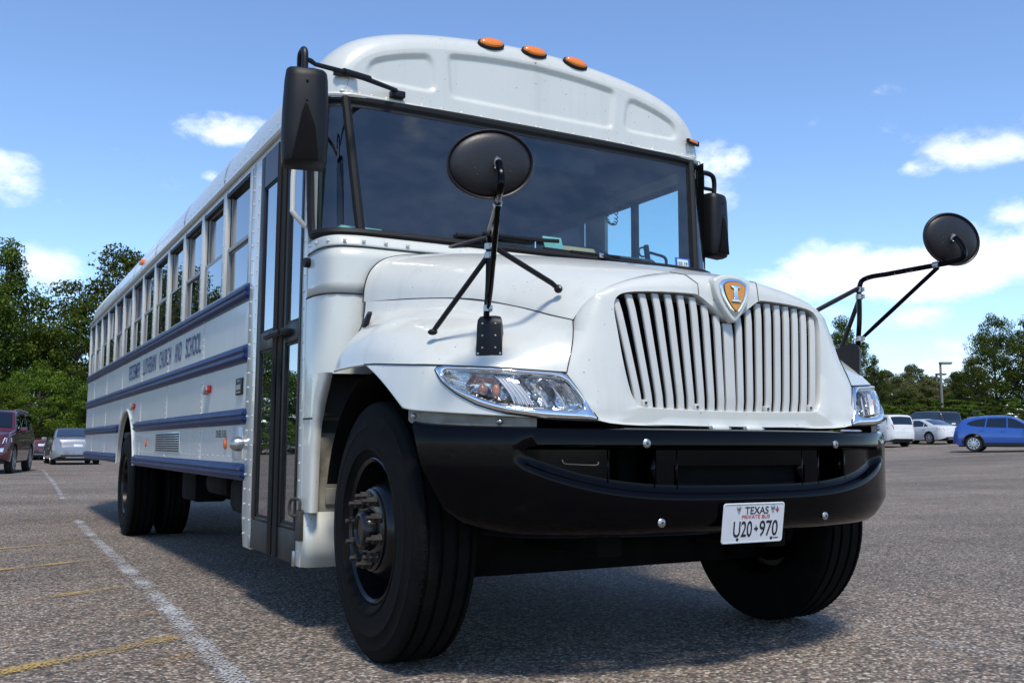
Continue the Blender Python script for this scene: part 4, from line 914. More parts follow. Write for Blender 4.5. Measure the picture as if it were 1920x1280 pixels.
for s in (-1, 1):
    hd = P(MB().grid([hl_ring(1,1.0,-0.002,s),hl_ring(1,0.95,0.006,s),hl_ring(1,0.80,0.0125,s),hl_ring(1,0.55,0.0155,s),hl_ring(1,0.30,0.0145,s),hl_ring(1,0.12,0.009,s),hl_ring(1,0.0,-0.002,s),hl_ring(1,0,-0.03,s)], closed=True), 'headlight', 'chrome', smooth=50)
    P(MB().grid([hl_ring(1,0,-0.004,s),hl_ring(.93,0,-0.036,s),hl_ring(.75,0,-0.055,s),hl_ring(.5,0,-0.062,s),hl_ring(.25,0,-0.062,s),hl_ring(.01,0,-0.062,s)], closed=True), 'reflector', 'reflector', hd, smooth=60)
    P(MB().grid([hl_ring(.995,0,0.004,s),hl_ring(.85,0,0.009,s),hl_ring(.6,0,0.011,s),hl_ring(.3,0,0.012,s),hl_ring(.01,0,0.012,s)], closed=True), 'lens', 'clear_lens', hd, smooth=80)
    def q_(a,t,o): p = fascia(a,t,o); return V((s*p.x,p.y,p.z))
    P(MB().tube(hl_ring(1,1.0,0.001,s), 0.0035, 6, closed=True), 'lamp_gap', 'panel_gap', hd)
    # ribbed chrome partition between the two compartments
    for k in range(9):
        pts = [q_(0.256-0.0085*k-0.035*(1-j/12)+0.05*(j/12-0.5)**2, 0.27+0.58*j/12, -0.012-0.003*(k % 2)) for j in range(13)]
        P(MB().tube(pts, 0.0034, 6), 'lamp_rib', 'lamp_band', hd)
    n_ = (q_(.31,.55,0.02)-q_(.31,.55,0)).normalized(); c_ = q_(.335,.56,-0.03)
    P(MB().lathe([(0.062,0.012),(0.055,0.0),(0.03,-0.018),(0.0,-0.022)], c_, n_, 24), 'turn_bowl', 'reflector', hd, smooth=60)
    P(MB().ball(c_+n_*0.004+V((-s*0.0,0,0.0)), 0.020, 12, (1,1,1)), 'turn_bulb', 'amber_bulb', hd, smooth=60)
    P(MB().ball(q_(.285,.52,-0.02), 0.026, 12, (0.6,0.6,1.1)), 'turn_reflector', 'amber_bulb', hd, smooth=60)
    n_ = (q_(.12,.47,0.02)-q_(.12,.47,0)).normalized(); c_ = q_(.135,.48,-0.045)
    P(MB().lathe([(0.075,0.03),(0.070,0.010),(0.05,-0.010),(0.022,-0.020),(0.0,-0.02)], c_, n_, 28), 'beam_bowl', 'reflector', hd, smooth=60)
    P(MB().lathe([(0.0,0.040),(0.010,0.038),(0.014,0.028),(0.014,-0.02)], c_, n_, 16), 'bulb_shield', 'steel', hd, smooth=60)
    for k in range(5):
        pts = [q_(0.06+0.026*k+0.02*(j/10-0.5)**2, 0.27+0.50*j/10, -0.022) for j in range(11)]
        P(MB().tube(pts, 0.0042, 5), 'reflection_bar', 'handle_iron' if k % 2 else 'lamp_band', hd)  # dark and pale bars added to break up the sky mirrored in the reflector

# ------------------------------------------------------------------ bus: bumper
BPL = [(0,-1.325),(.25,-1.318),(.48,-1.300),(.68,-1.257),(.84,-1.198),(.97,-1.125),(1.08,-1.04),(1.155,-.965),(1.195,-.905),(1.212,-.865)]
BC = catmull([(x,y,0) for x,y in BPL], 101)
def bplan(u):
    t = min(abs(u),1)*100; j = min(int(t),99); p = BC[j].lerp(BC[j+1], t-j); d = (BC[j+1]-BC[j]).normalized()
    sg = 1 if u >= 0 else -1
    return V((sg*p.x,p.y,0)), V((sg*d.y,-d.x,0))       # point, outward normal
def ledge(x):
    ax = min(abs(x),0.93); return 0.690+0.125*(ax/0.93)**3.6
def bkey(u):
    x = abs(bplan(u)[0].x); return 1-smst(.84,.935,x)
UMAX = [(0.50,.58),(0.55,.62),(0.61,.70),(0.685,.79),(0.77,.85),(0.87,.91),(0.945,.97),(0.96,1.0)]
def umax(z):
    for a, b in zip(UMAX[:-1], UMAX[1:]):
        if z <= b[0]: return a[1]+(b[1]-a[1])*max(0,(z-a[0]))/(b[0]-a[0])
    return 1.0
def brow(u, spec):
    z, d = spec(u); return z, d
NB = 160
def bump_pt(u, k):
    p, n = bplan(u); x = p.x; m = bkey(u); zl = ledge(x); pull = 0.0
    zt_ = 0.928+0.024*abs(u)**3
    tab = [(zt_-0.025,0.10),(zt_-0.004,0.045),(zt_,0.020),(zt_-0.006,0.006),(zt_-0.020,0.0),(0.868,0.0),(0.860,0.010*m),(0.850,0.042*m),(max(0.792,zl+0.036),0.042*m),(zl+0.030,0.042*m),(zl+0.016,0.042*m),(zl+0.002,0.034*m),(zl-0.004,0.006*m),(zl-0.016,0.0),(zl-0.026,0.0),
           (0.640,0.002),(0.600,0.008),(0.570,0.022),(0.548,0.045),(0.535,0.09),(0.535,0.14)]
    z, d = tab[k]
    um = umax(z)
    if abs(u) > 0.5: p, n = bplan(math.copysign(0.5+(abs(u)-0.5)*(um-0.5)/0.5, u))
    if z < 0.64: d += 0.9*(0.64-z)*abs(u)**2*0.8
    if zl > 0.70 and k >= 15: pass
    z = min(z, zl-0.027-0.001*(k-14)) if k >= 15 else z
    q = p-n*d; return V((q.x,q.y,z))
NR = 21
outer_ = [[bump_pt(-1+2*i/NB, k) for i in range(NB+1)] for k in range(NR)]
def bnorm(i): return bplan(-1+2*i/NB)[1]
inner_ = []
for k in range(NR):
    row = []
    for i in range(NB+1):
        dz = -0.014 if k < 4 else (0.014 if k > 16 else 0)
        row.append(outer_[k][i]-bnorm(i)*(0.014 if 2 < k < 18 else 0.002)+V((0,0,dz)))
    inner_.append(row)
def hole(k, i):
    if k not in (7,8): return False
    x = abs(bplan(-1+2*(i+.5)/NB)[0].x); return (x < .325 and k == 8) or .415 < x < .605
mb = MB(); n1_ = NB+1; mb.v = [tuple(p) for r in outer_ for p in r]+[tuple(p) for r in inner_ for p in r]; off_ = NR*n1_
for k in range(NR-1):
    for i in range(NB):
        if hole(k,i): continue
        q = (k*n1_+i,k*n1_+i+1,(k+1)*n1_+i+1,(k+1)*n1_+i)
        mb.f.append(q); mb.f.append(tuple(off_+j for j in q[::-1]))
        for (kk, ii_, e) in ((k-1,i,(q[0],q[1])),(k+1,i,(q[3],q[2])),(k,i-1,(q[0],q[3])),(k,i+1,(q[1],q[2]))):
            if kk < 0 or kk >= NR-1 or ii_ < 0 or ii_ >= NB or hole(kk,ii_): mb.f.append((e[0],e[1],off_+e[1],off_+e[0]))
bmp = P(mb, 'bumper', 'black_gloss', smooth=40)
# reveals round the three openings
def opening(x0, x1, name='opening_reveal'):
    for s in (-1,1):
        for xx_ in (x0, x1):
            if xx_ == 0: continue
            u = min([k/400 for k in range(401)], key=lambda q: abs(bplan(q)[0].x-xx_)); p, n = bplan(u*s)
            a = p-n*0.042; b = p-n*0.12; zl = ledge(xx_)
            P(MB().add([(a.x,a.y,zl+.012),(b.x,b.y,zl+.012),(b.x,b.y,.852),(a.x,a.y,.852)],[(0,1,2,3)]), name, 'black_gloss', bmp, thick=0.006)
opening(0,.325); opening(.415,.605)
P(MB().box(-.36,.36,-1.235,-1.20,.68,.87), 'cooler_mesh', 'chassis_black', bmp)
for (x, z) in ((.474,.874),(-.474,.874),(.41,.59),(-.41,.59)):
    u = min([k/400 for k in range(401)], key=lambda q: abs(bplan(q)[0].x-abs(x)))*(1 if x > 0 else -1); p, n = bplan(u); c = V((p.x,p.y,z))-n*(0.012 if z < .7 else 0.0)
    b_ = P(MB().lathe([(0.0165,0),(0.0165,0.003),(0.0135,0.006),(0.008,0.0078),(0.0,0.008)], c, n, 18), 'bumper_bolt', 'steel', bmp, smooth=40)
    P(MB().lathe([(0.0058,0.006),(0.0058,0.0086),(0,0.0086)], c, n, 6), 'hex_socket', 'handle_iron', b_, smooth=0)
slot = [(a,b) for a,b in ((-.80,.80),(-.795,.79),(-.78,.787),(-.69,.787),(-.675,.79),(-.67,.80))]
def on_bump(x, z, o=0.002):
    u = min([k/400 for k in range(401)], key=lambda q: abs(bplan(q)[0].x-abs(x)))*(1 if x > 0 else -1); p, n = bplan(u); return V((p.x,p.y,z))-n*(0.042*bkey(u)-o)
P(MB().tube([on_bump(x,z) for x,z in ((-.775,.815),(-.773,.806),(-.765,.801),(-.70,.797),(-.655,.796),(-.647,.800),(-.645,.808))], 0.0022, 5), 'slot_edge', 'steel', bmp)
# licence plate
tl = -0.147; upv = V((0,math.sin(tl),math.cos(tl))); pc = V((0,-1.326,.579)); pn = V((0,-math.cos(tl),math.sin(tl)))
def rrect(w, h, r, d, n=5):
    out = []
    for cx, cz, a0 in ((w-r,h-r,0),(-w+r,h-r,90),(-w+r,-h+r,180),(w-r,-h+r,270)):
        for k in range(n+1):
            a = RAD(a0+90*k/n); out.append(pc+V((1,0,0))*(cx+r*math.cos(a))+upv*(cz+r*math.sin(a))+pn*d)
    return out
plt = P(MB().prism(rrect(.1525,.076,.012,0.0), pn*0.002), 'licence_plate', 'plate_white', smooth=30)
P(MB().grid([rrect(.1525,.076,.012,0.002)+[rrect(.1525,.076,.012,0.002)[0]],rrect(.149,.0725,.010,0.0042)+[rrect(.149,.0725,.010,0.0042)[0]],rrect(.1455,.069,.008,0.0022)+[rrect(.1455,.069,.008,0.0022)[0]]]), 'plate_rim', 'plate_white', plt, smooth=60)
tp = lambda t, w, h, x, z, m, sh=0.0: text_part(t, w, h, pc+V((1,0,0))*x+upv*z+pn*0.0032, (1,0,0), upv, m, 'plate_lettering', plt, shear=sh)
tp('TEXAS', .118, .028, .012, .0475, 'print_black'); tp('PRIVATE BUS', .140, .0145, .010, .0235, 'print_red')
tp('U20', .093, .060, -.052, -.022, 'print_black'); tp('970', .093, .060, .078, -.022, 'print_black')
TX = [(-.2,1),(.12,1),(.12,.45),(.5,.38),(.9,.3),(1.0,-.15),(.62,-.45),(.4,-.75),(.38,-1),(.1,-.85),(-.1,-.4),(-.35,-.3),(-.5,-.45),(-.75,-.05),(-1,.18),(-.2,.2)]
P(MB().prism([pc+V((1,0,0))*(.0135+a*.011)+upv*(-.022+b*.012)+pn*.0026 for a,b in TX], pn*.0007), 'state_shape', 'print_black', plt, smooth=0)
P(MB().prism([pc+V((1,0,0))*(.115+a*.011)+upv*(.048+b*.013)+pn*.0026 for a,b in TX if b > -.1], pn*.0007), 'state_shape', 'print_blue', plt, smooth=0)
P(MB().prism([pc+V((1,0,0))*(.115+a*.011)+upv*(.048+b*.013)+pn*.0026 for a,b in TX if b <= .2 and a > -.6], pn*.0006), 'state_shape', 'print_red', plt, smooth=0)
for x, z, m in ((-.078,.058,'steel'),(.092,.058,'steel')):
    P(MB().lathe([(.009,0),(.009,.004),(.006,.007),(0,.008)], pc+V((1,0,0))*x+upv*z+pn*.002, pn, 14), 'plate_screw', m, plt, smooth=40)
for x in (-.075,.095): P(MB().lathe([(.006,0),(.006,.001),(0,.001)], pc+V((1,0,0))*x-upv*.0605+pn*.0024, pn, 12), 'plate_slot', 'print_black', plt)
P(MB().prism([pc+V((1,0,0))*(.118+a)+upv*(-.0605+b)+pn*.0024 for a,b in ((-.013,-.002),(.013,-.002),(.013,.003),(-.013,.003))], pn*.0005), 'plate_sticker', 'steel', plt)

# ------------------------------------------------------------------ bus: crossover mirrors on the wings
for s in (-1, 1):
    X = lambda x,y,z: V((s*x,y,z))
    # wedge shaped mounting boot, turned outwards
    ct, st_ = math.cos(RAD(38)), math.sin(RAD(38))
    BT = lambda x,y,z: X(.966+x*ct-y*st_, -1.012+x*st_+y*ct, z)
    prof = [(0,1.186),(-.004,1.30),(.002,1.322),(.020,1.335),(.060,1.332),(.100,1.310),(.135,1.270),(.155,1.225),(.150,1.195)]
    wd = [.049,.045,.043,.038,.036,.034,.032,.030,.030]
    mb = MB(); mb.grid([[BT(-w_,y,z) for (y,z),w_ in zip(prof,wd)],[BT(-w_*.55,y-.004,z+.003) for (y,z),w_ in zip(prof,wd)],[BT(w_*.55,y-.004,z+.003) for (y,z),w_ in zip(prof,wd)],[BT(w_,y,z) for (y,z),w_ in zip(prof,wd)]])
    n_ = len(prof); mb.f.append(tuple(range(n_))); mb.f.append(tuple(range(3*n_,4*n_)))
    mb.add([BT(q*wd[k],prof[k][0],prof[k][1]) for q in (-1,1) for k in (0,8)], [(0,1,3,2)])
    cm = P(mb, 'crossover_mirror', 'black_satin', smooth=42)
    fnn = BT(0,-1,0)-BT(0,0,0)
    for z in (1.306,1.262,1.218):
        for x in (-.024,.024): P(MB().dome(BT(x,-.007,z), fnn, .0045, .004, 8), 'screw', 'steel', cm, smooth=60)
    for x in (-.041,.041): P(MB().dome(BT(x,-.002,1.197), fnn, .005, .004, 8), 'screw', 'steel', cm, smooth=60)
    stem = catmull([X(.972,-1.0,1.33),X(.972,-1.015,1.45),X(.972,-1.018,1.58)], 8)+catmull([X(.973,-1.022,1.605),X(.978,-1.032,1.632),X(.995,-1.07,1.646),X(1.02,-1.13,1.650)], 8)+[X(1.075,-1.26,1.662),X(1.128,-1.385,1.673)]
    knob = X(1.143,-1.395,1.782)
    P(MB().tube(stem, 0.0115, 10), 'stem', 'black_gloss', cm)
    P(MB().tube(catmull([X(1.128,-1.385,1.673),X(1.148,-1.430,1.683),X(1.152,-1.443,1.71),X(1.149,-1.434,1.745),X(1.145,-1.415,1.775),knob+V((0,-.012,0))], 20), 0.0115, 10), 'neck', 'black_gloss', cm)
    P(MB().tube([X(.975,-1.022,1.362),X(1.000,-1.085,1.42),X(1.108,-1.342,1.658)], [0.008,0.010,0.010], 8), 'brace', 'black_gloss', cm)
    for p in (X(.972,-1.012,1.362),X(.973,-1.018,1.557),X(.973,-1.018,1.590)):
        P(MB().lathe([(.0125,-.011),(.0165,-.011),(.0165,.011),(.0125,.011)], p, (0,0,1), 14), 'clamp', 'steel', cm)
        P(MB().box(*sorted((p.x-.006,p.x+.006)), p.y-.028,p.y-.012,p.z-.009,p.z+.009), 'clamp_lug', 'steel', cm, bevel=.002)
    P(MB().lathe([(.0125,-.012),(.0165,-.012),(.0165,.012),(.0125,.012)], X(1.105,-1.332,1.668), (s*.4,-.9,.08), 14), 'clamp', 'steel', cm)
    ft1, ft2 = X(.674,-1.020,1.458), X(1.085,-.775,1.292)
    P(MB().tube([X(.962,-1.02,1.595),ft1.lerp(X(.962,-1.02,1.595),.1)+V((0,0,.006)),ft1], [.0105,.0105,.009], 10), 'strut', 'black_satin', cm)
    P(MB().tube([X(.978,-1.015,1.552),ft2.lerp(X(.978,-1.015,1.552),.1),ft2], [.0105,.0105,.009], 10), 'strut', 'black_satin', cm)
    P(MB().ball(ft1, .017, 10), 'strut_foot', 'black_rubber', cm, smooth=60); P(MB().ball(ft2, .020, 10, (1,1,.6)), 'strut_foot', 'black_rubber', cm, smooth=60)
    P(MB().dome(ft1+V((0,-.012,.004)), (0,-1,.3), .007, .006, 8), 'screw', 'steel', cm, smooth=60)
    # oval convex head, its back turned to the front
    nf = V((-0.16 if s < 0 else -0.22,-1.0,-0.16)).normalized()            # out of the black back
    wv = V((1,0,0)); wv = (wv-nf*wv.dot(nf)).normalized(); hv = wv.cross(nf); hv = hv if hv.z > 0 else -hv
    tiltr = RAD(10)*s*-1; wv, hv = wv*math.cos(tiltr)+hv*math.sin(tiltr), hv*math.cos(tiltr)-wv*math.sin(tiltr)
    c = knob+nf*-0.020+wv*(0.014*s)
    def ov(a, b, d, n=44): return [c+nf*d+wv*a*math.cos(t)+hv*b*math.sin(t) for t in [2*math.pi*k/n for k in range(n)]]
    back_ = P(MB().grid([ov(.144,.106,-.004),ov(.153,.115,-.006),ov(.153,.115,.002),ov(.149,.111,.006),ov(.144,.106,.003),ov(.142,.104,-.002),ov(.136,.099,.004),ov(.120,.086,.012),ov(.085,.060,.018),ov(.04,.03,.020),ov(.0006,.0006,.020)], closed=True), 'mirror_head', 'black_mirror_back', cm, smooth=55)
    P(MB().grid([ov(.139,.104,-.006),ov(.12,.09,-.026),ov(.08,.06,-.040),ov(.03,.02,-.046),ov(.0006,.0006,-.047)], closed=True), 'mirror_glass', 'chrome', cm, smooth=70)
    for a, b in ((-.062,-.012),(-.056,-.034),(.052,-.006),(.060,-.030)): P(MB().dome(c+nf*.0185+wv*a+hv*b, nf, .0035, .003, 6), 'screw', 'handle_iron', cm, smooth=60)
    P(MB().lathe([(.012,-.01),(.013,.010),(.009,.016),(0,.017)], knob+V((0,0,.004)), (0,-.7,.7), 12), 'ball_joint', 'steel', cm, smooth=50)
    for q in (-.011,.011): P(MB().dome(knob+wv*q+V((0,-.012,-.018)), (0,-1,0), .004, .004, 8), 'screw', 'steel', cm, smooth=60)
# right wing carries the hump of the far boot as well: nothing else to add

# ------------------------------------------------------------------ bus: flat side mirrors
def side_mirror(s, c, w, d, h, rz, arm):
    """tapered plastic housing: broad shell, mirror glass on the bus side, arm loop over the top"""
    ca, sa = math.cos(rz), math.sin(rz)
    T = lambda x,y,z: V((c[0]+x*ca-y*sa, c[1]+x*sa+y*ca, c[2]+z))
    secs = []
    for (z, kw, kf) in ((-.5,.80,.55),(-.485,.92,.8),(-.44,.98,.95),(-.2,1.02,1.0),(.1,1.0,1.0),(.40,.94,.95),(.47,.90,.85),(.495,.84,.65),(.5,.76,.45)):
        W_, D_ = w/2*kw, d*kf
        pr = [(-W_,d*.35),(-W_,-D_*.25),(-W_*.86,-D_*.55),(-W_*.45,-D_*.68),(W_*.35,-D_*.70),(W_*.82,-D_*.52),(W_,-D_*.18),(W_,d*.35)]
        secs.append([T(x,y,z*h) for x,y in pr])
    mb = MB().grid(secs, closed=True); mb.f.append(tuple(range(8))); mb.f.append(tuple(range(len(mb.v)-8,len(mb.v))))
    sm = P(mb, 'side_mirror', 'black_satin', smooth=48)
    P(MB().add([T(-w*.44,d*.355,-h*.44),T(w*.44,d*.355,-h*.44),T(w*.42,d*.355,h*.44),T(-w*.42,d*.355,h*.44)],[(0,1,2,3)]), 'mirror_glass', 'chrome', sm)
    # raised dark plate on the back, its colour giving a pressed recess's shade
    rc = [(-w*.30,-h*.46),(w*.28,-h*.46),(w*.20,-h*.12),(w*.02,h*.10),(-w*.04,h*.11),(-w*.10,h*.02)]
    P(MB().prism([T(x,-d*.70-.001,z) for x,z in rc], T(0,-.004,0)-T(0,0,0)), 'recess', 'chassis_black', sm, bevel=.003)
    for z in (.34,.14): P(MB().dome(T(0,-d*.68,z*h), T(0,-1,0)-T(0,0,0), .006,.004,8), 'screw', 'chassis_black', sm)
    P(MB().tube(catmull(arm, 30), 0.015, 10), 'mirror_arm', 'black_satin', sm)
    return sm
sm = side_mirror(-1, (-1.40,-.09,2.280), .196, .10, .440, RAD(-12), [(-1.40,-.06,2.46),(-1.40,-.06,2.58),(-1.40,-.045,2.612),(-1.40,-.02,2.615),(-1.40,0.01,2.60),(-1.39,.04,2.54),(-1.36,.10,2.44),(-1.28,.25,2.40),(-1.21,.40,2.40)])
P(MB().tube([(-1.392,-.065,2.562),(-1.37,-.05,2.565),(-1.345,-.035,2.56),(-1.10,.105,2.605),(-.835,.262,2.632)], [.010,.012,.010,.013,.011], 10), 'brace', 'black_satin', sm)
P(MB().tube([(-1.18,.058,2.592),(-1.02,.150,2.618)], .016, 10), 'brace_sleeve', 'black_satin', sm)
P(MB().box(-.86,-.785,.255,.298,2.600,2.634), 'brace_bracket', 'black_satin', sm, bevel=.006)
side_mirror(1, (1.37,.43,2.225), .17, .10, .40, RAD(14), [(1.21,.42,2.54),(1.27,.40,2.545),(1.33,.40,2.535),(1.365,.42,2.50),(1.37,.43,2.42),(1.37,.43,2.38)])
P(MB().box(1.20,1.262,.385,.45,2.44,2.545), 'mirror_bracket', 'black_satin', bevel=.01)
P(MB().tube([(1.25,.42,2.455),(1.365,.43,2.455)], .012, 8), 'mirror_stay', 'black_satin')
P(MB().tube(catmull([(1.205,.40,2.54),(1.21,.40,2.60),(1.235,.40,2.605),(1.24,.40,2.55)],16), .003, 6), 'antenna_loop', 'black_satin')

# ------------------------------------------------------------------ bus: wheels
def tyre_profile(R, hw, sh):
    """half section list (radius, axial) from the inner bead over the tread to the outer bead"""
    pr = [(sh,-hw*.80),(sh+.02,-hw*.93),(sh+.09,-hw*1.04),(R-.10,-hw*1.0),(R-.045,-hw*.93),(R-.020,-hw*.86),(R-.006,-hw*.80)]
    g = [(-.62),(-.22),(.22),(.62)]
    for x in g: pr += [(R,hw*(x-.06)),(R-.013,hw*(x-.045)),(R-.013,hw*(x+.045)),(R,hw*(x+.06))]
    pr += [(R-.006,hw*.80),(R-.020,hw*.86),(R-.045,hw*.93),(R-.050,hw*.955),(R-.055,hw*.95),(R-.10,hw*1.0),(R-.103,hw*1.02),(R-.108,hw*1.02),(R-.111,hw*1.01),(sh+.09,hw*1.04),(sh+.045,hw*1.0),(sh+.042,hw*1.03),(sh+.034,hw*1.03),(sh+.030,hw*.97),(sh+.02,hw*.93),(sh,hw*.80)]
    return pr
def bus_wheel(c, s, front):
    th = RAD(-1.5) if front else 0.0
    c = V(c); ax = V((s*math.cos(th),s*math.sin(th),0)); tv = V((-math.sin(th),math.cos(th),0)); R_ = .522; hw = .138; rr = .288
    ty = P(MB().lathe(tyre_profile(R_,hw,rr+.004), c, ax, 72), 'wheel', 'tyre_rubber', smooth=40)
    rad_ = lambda a: tv*math.cos(a)+V((0,0,1))*math.sin(a)
    if front:
        sip = MB()          # fine sipes along the tread ribs
        for k in range(96):
            a = 2*math.pi*k/96; d = rad_(a)
            for e in (-.70,-.15,.15,.70): sip.bar(c+ax*hw*(e-.035)+d*(R_+.0006), c+ax*hw*(e+.035)+d*(R_+.0006), .004, .0022, d)
        P(sip, 'tread_sipes', 'chassis_black', ty, smooth=0, kind='stuff')
        rim = [(rr+.006,hw*.86),(rr,hw*.88),(rr-.012,hw*.80),(rr-.020,hw*.30),(rr-.028,-hw*.10),(.236,-hw*.10),(.205,hw*.30),(.182,hw*.70),(.170,hw*.82),(.15,hw*.86),(0,hw*.86)]
        P(MB().lathe(rim, c, ax, 60), 'rim', 'rim_black', ty, smooth=40)
        P(MB().lathe([(.166,hw*.82),(.166,hw*.90),(.160,hw*.93),(.085,hw*.93)], c, ax, 40), 'hub_flange', 'rim_black', ty, smooth=40)
        P(MB().lathe([(.080,hw*.88),(.080,hw*1.12),(.070,hw*1.24),(.058,hw*1.27),(.052,hw*1.20),(0,hw*1.20)], c, ax, 36), 'hub_cap', 'rim_black', ty, smooth=40)
        for k in range(10):
            a = 2*math.pi*k/10+.2; q = c+ax*(hw*.92)+rad_(a)*.136
            P(MB().lathe([(.024,0),(.024,.008),(.0195,.010),(.0195,.034),(.015,.038),(.011,.038),(.011,.056),(.007,.060),(0,.060)], q, ax, 6), 'wheel_nut', 'rusty_nut', ty, smooth=0)
        for k in range(5):
            a = 2*math.pi*(k+.5)/5; q = c+ax*(hw*.30)+rad_(a)*.222
            P(MB().lathe([(.030,0.004),(.026,-.004),(0,-.004)], q, ax, 18), 'hand_hole', 'chassis_black', ty, smooth=40)
    else:
        rim = [(rr+.006,hw*.86),(rr,hw*.88),(rr-.014,hw*.78),(rr-.022,-hw*.1),(rr-.035,-hw*.55),(.21,-hw*.75),(.17,-hw*.75),(.165,-hw*.70)]
        P(MB().lathe(rim, c, ax, 48), 'rim', 'rim_black', ty, smooth=40)
        P(MB().lathe([(.17,-hw*.72),(.16,-hw*.70),(.15,-hw*.7),(.12,-hw*.66),(.11,hw*.2),(.10,hw*.3),(0,hw*.3)], c, ax, 36), 'axle_hub', 'rim_steel', ty, smooth=40)
        for k in range(10):
            a = 2*math.pi*k/10; q = c+ax*(-hw*.70)+V((0,math.cos(a),math.sin(a)))*.142
            P(MB().lathe([(.018,0),(.018,.03),(.009,.032),(.009,.05),(0,.05)], q, ax, 6), 'wheel_nut', 'rusty_nut', ty, smooth=0)
    return ty
for s in (-1,1):
    bus_wheel((s*1.03,-.34,.520), s, True)
    bus_wheel((s*1.085,6.62,.520-.078), s, False)
    P(MB().lathe(tyre_profile(.522,.135,.29), (s*.755,6.62,.442), (s,0,0), 60), 'inner_wheel', 'tyre_rubber', smooth=40)

# ------------------------------------------------------------------ bus: chassis
for s in (-1,1):
    P(MB().box(*sorted((s*.39,s*.47)), -1.12, 10.5, .60,.84), 'frame_rail', 'chassis_black')
    P(MB().box(*sorted((s*.37,s*.49)), -1.0, .45, .44,.53), 'leaf_spring', 'chassis_black', bevel=.01)
    P(MB().box(*sorted((s*.46,s*.68)), -.44,-.24,.40,.62), 'spring_seat', 'chassis_black', bevel=.02)
    P(MB().box(*sorted((s*.37,s*.49)), 5.7, 7.6, .50,.60), 'leaf_spring', 'chassis_black', bevel=.01)
    P(MB().lathe([(0,0),(.19,0),(.19,.12),(.05,.14),(.05,.3)], (s*.80,-.34,.50), (-s,0,0), 24), 'brake_drum', 'chassis_black')
    P(MB().box(*sorted((s*.95,s*.83)), 7.55,7.58,.12,.9), 'mud_flap', 'black_rubber')
P(MB().bar((-.95,-.34,.372),(.95,-.34,.372),.11,.13), 'front_axle', 'chassis_black', bevel=.015)
P(MB().tube([(-.85,-.18,.42),(.85,-.18,.42)],.024,8), 'tie_rod', 'chassis_black')
P(MB().lathe([(0,-.95),(.075,-.95),(.08,-.3),(.17,-.18),(.21,0),(.17,.18),(.08,.3),(.075,.95),(0,.95)], (0,6.62,.442), (1,0,0), 24), 'rear_axle', 'chassis_black')
P(MB().tube([(0,.6,.62),(0,3.2,.56),(0,6.4,.46)],.055,10), 'drive_shaft', 'chassis_black')
P(MB().box(-.30,.34,-.95,.25,.505,.66), 'oil_pan', 'chassis_black', bevel=.04)
P(MB().tube(catmull([(-.35,.2,.62),(-.55,1.2,.50),(-.60,2.4,.47),(-.60,5.4,.50)],20),.055,10), 'exhaust_pipe', 'chassis_black')
P(MB().box(-1.12,-.55,1.62,2.35,.42,.66), 'fuel_tank', 'chassis_black', bevel=.06)
P(MB().box(-1.0,-.6,3.0,3.7,.48,.66), 'air_tank', 'chassis_black', bevel=.06)
P(MB().box(-.9,-.62,4.6,5.2,.36,.66), 'battery_box', 'chassis_black', bevel=.03)
P(MB().bar((-.86,5.25,.42),(-.60,5.25,.42),.05,.05), 'air_line', 'chassis_black')
P(MB().box(-1.16,1.16,.45,REAR-.15,.80,.93), 'underfloor', 'chassis_black')
for s in (-1,1):   # housing over the rear wheels
    P(MB().grid([[V((s*x, AY+.62*math.cos(a), AZ+.62*math.sin(a))) for x in (1.19,.55)] for a in [RAD(5)+RAD(170)*k/16 for k in range(17)]]), 'wheel_liner', 'chassis_black', smooth=60)
P(MB().box(-1.17,-.80,.50,1.30,.30,.34), 'step_well', 'interior_dark'); P(MB().box(-1.17,-.80,.50,1.30,.62,.66), 'step_tread', 'interior_dark')
P(MB().box(-.80,-.77,.45,1.34,.30,1.0), 'step_riser', 'interior_dark')

# ------------------------------------------------------------------ bus: interior
P(MB().prism([(1.17,y,z) for y,z in ((.24,1.80),(.30,1.90),(.46,1.925),(.62,1.88),(.66,1.70),(.66,1.1),(.30,1.1))], (-2.2,0,0)), 'dashboard', 'interior_dark', bevel=.03)
P(MB().prism([(.92,y,z) for y,z in ((.34,1.88),(.44,1.975),(.58,1.965),(.66,1.88))], (-.62,0,0)), 'instrument_hood', 'interior_dark', bevel=.03)
ang = RAD(28); sw = V((.60,.78,1.86)); swn = V((0,-math.sin(RAD(52)),-math.cos(RAD(52)))); a_, b_ = V((1,0,0)), V((1,0,0)).cross(swn)
stw = P(MB().tube([sw+(a_*math.cos(t)+b_*math.sin(t))*.225 for t in [2*math.pi*k/40 for k in range(40)]], .016, 8, closed=True), 'steering_wheel', 'black_satin')
for t in (0, 2.1, 4.2): P(MB().bar(sw, sw+(a_*math.cos(t)+b_*math.sin(t))*.22, .03,.02,(0,1,0)), 'spoke', 'black_satin', stw)
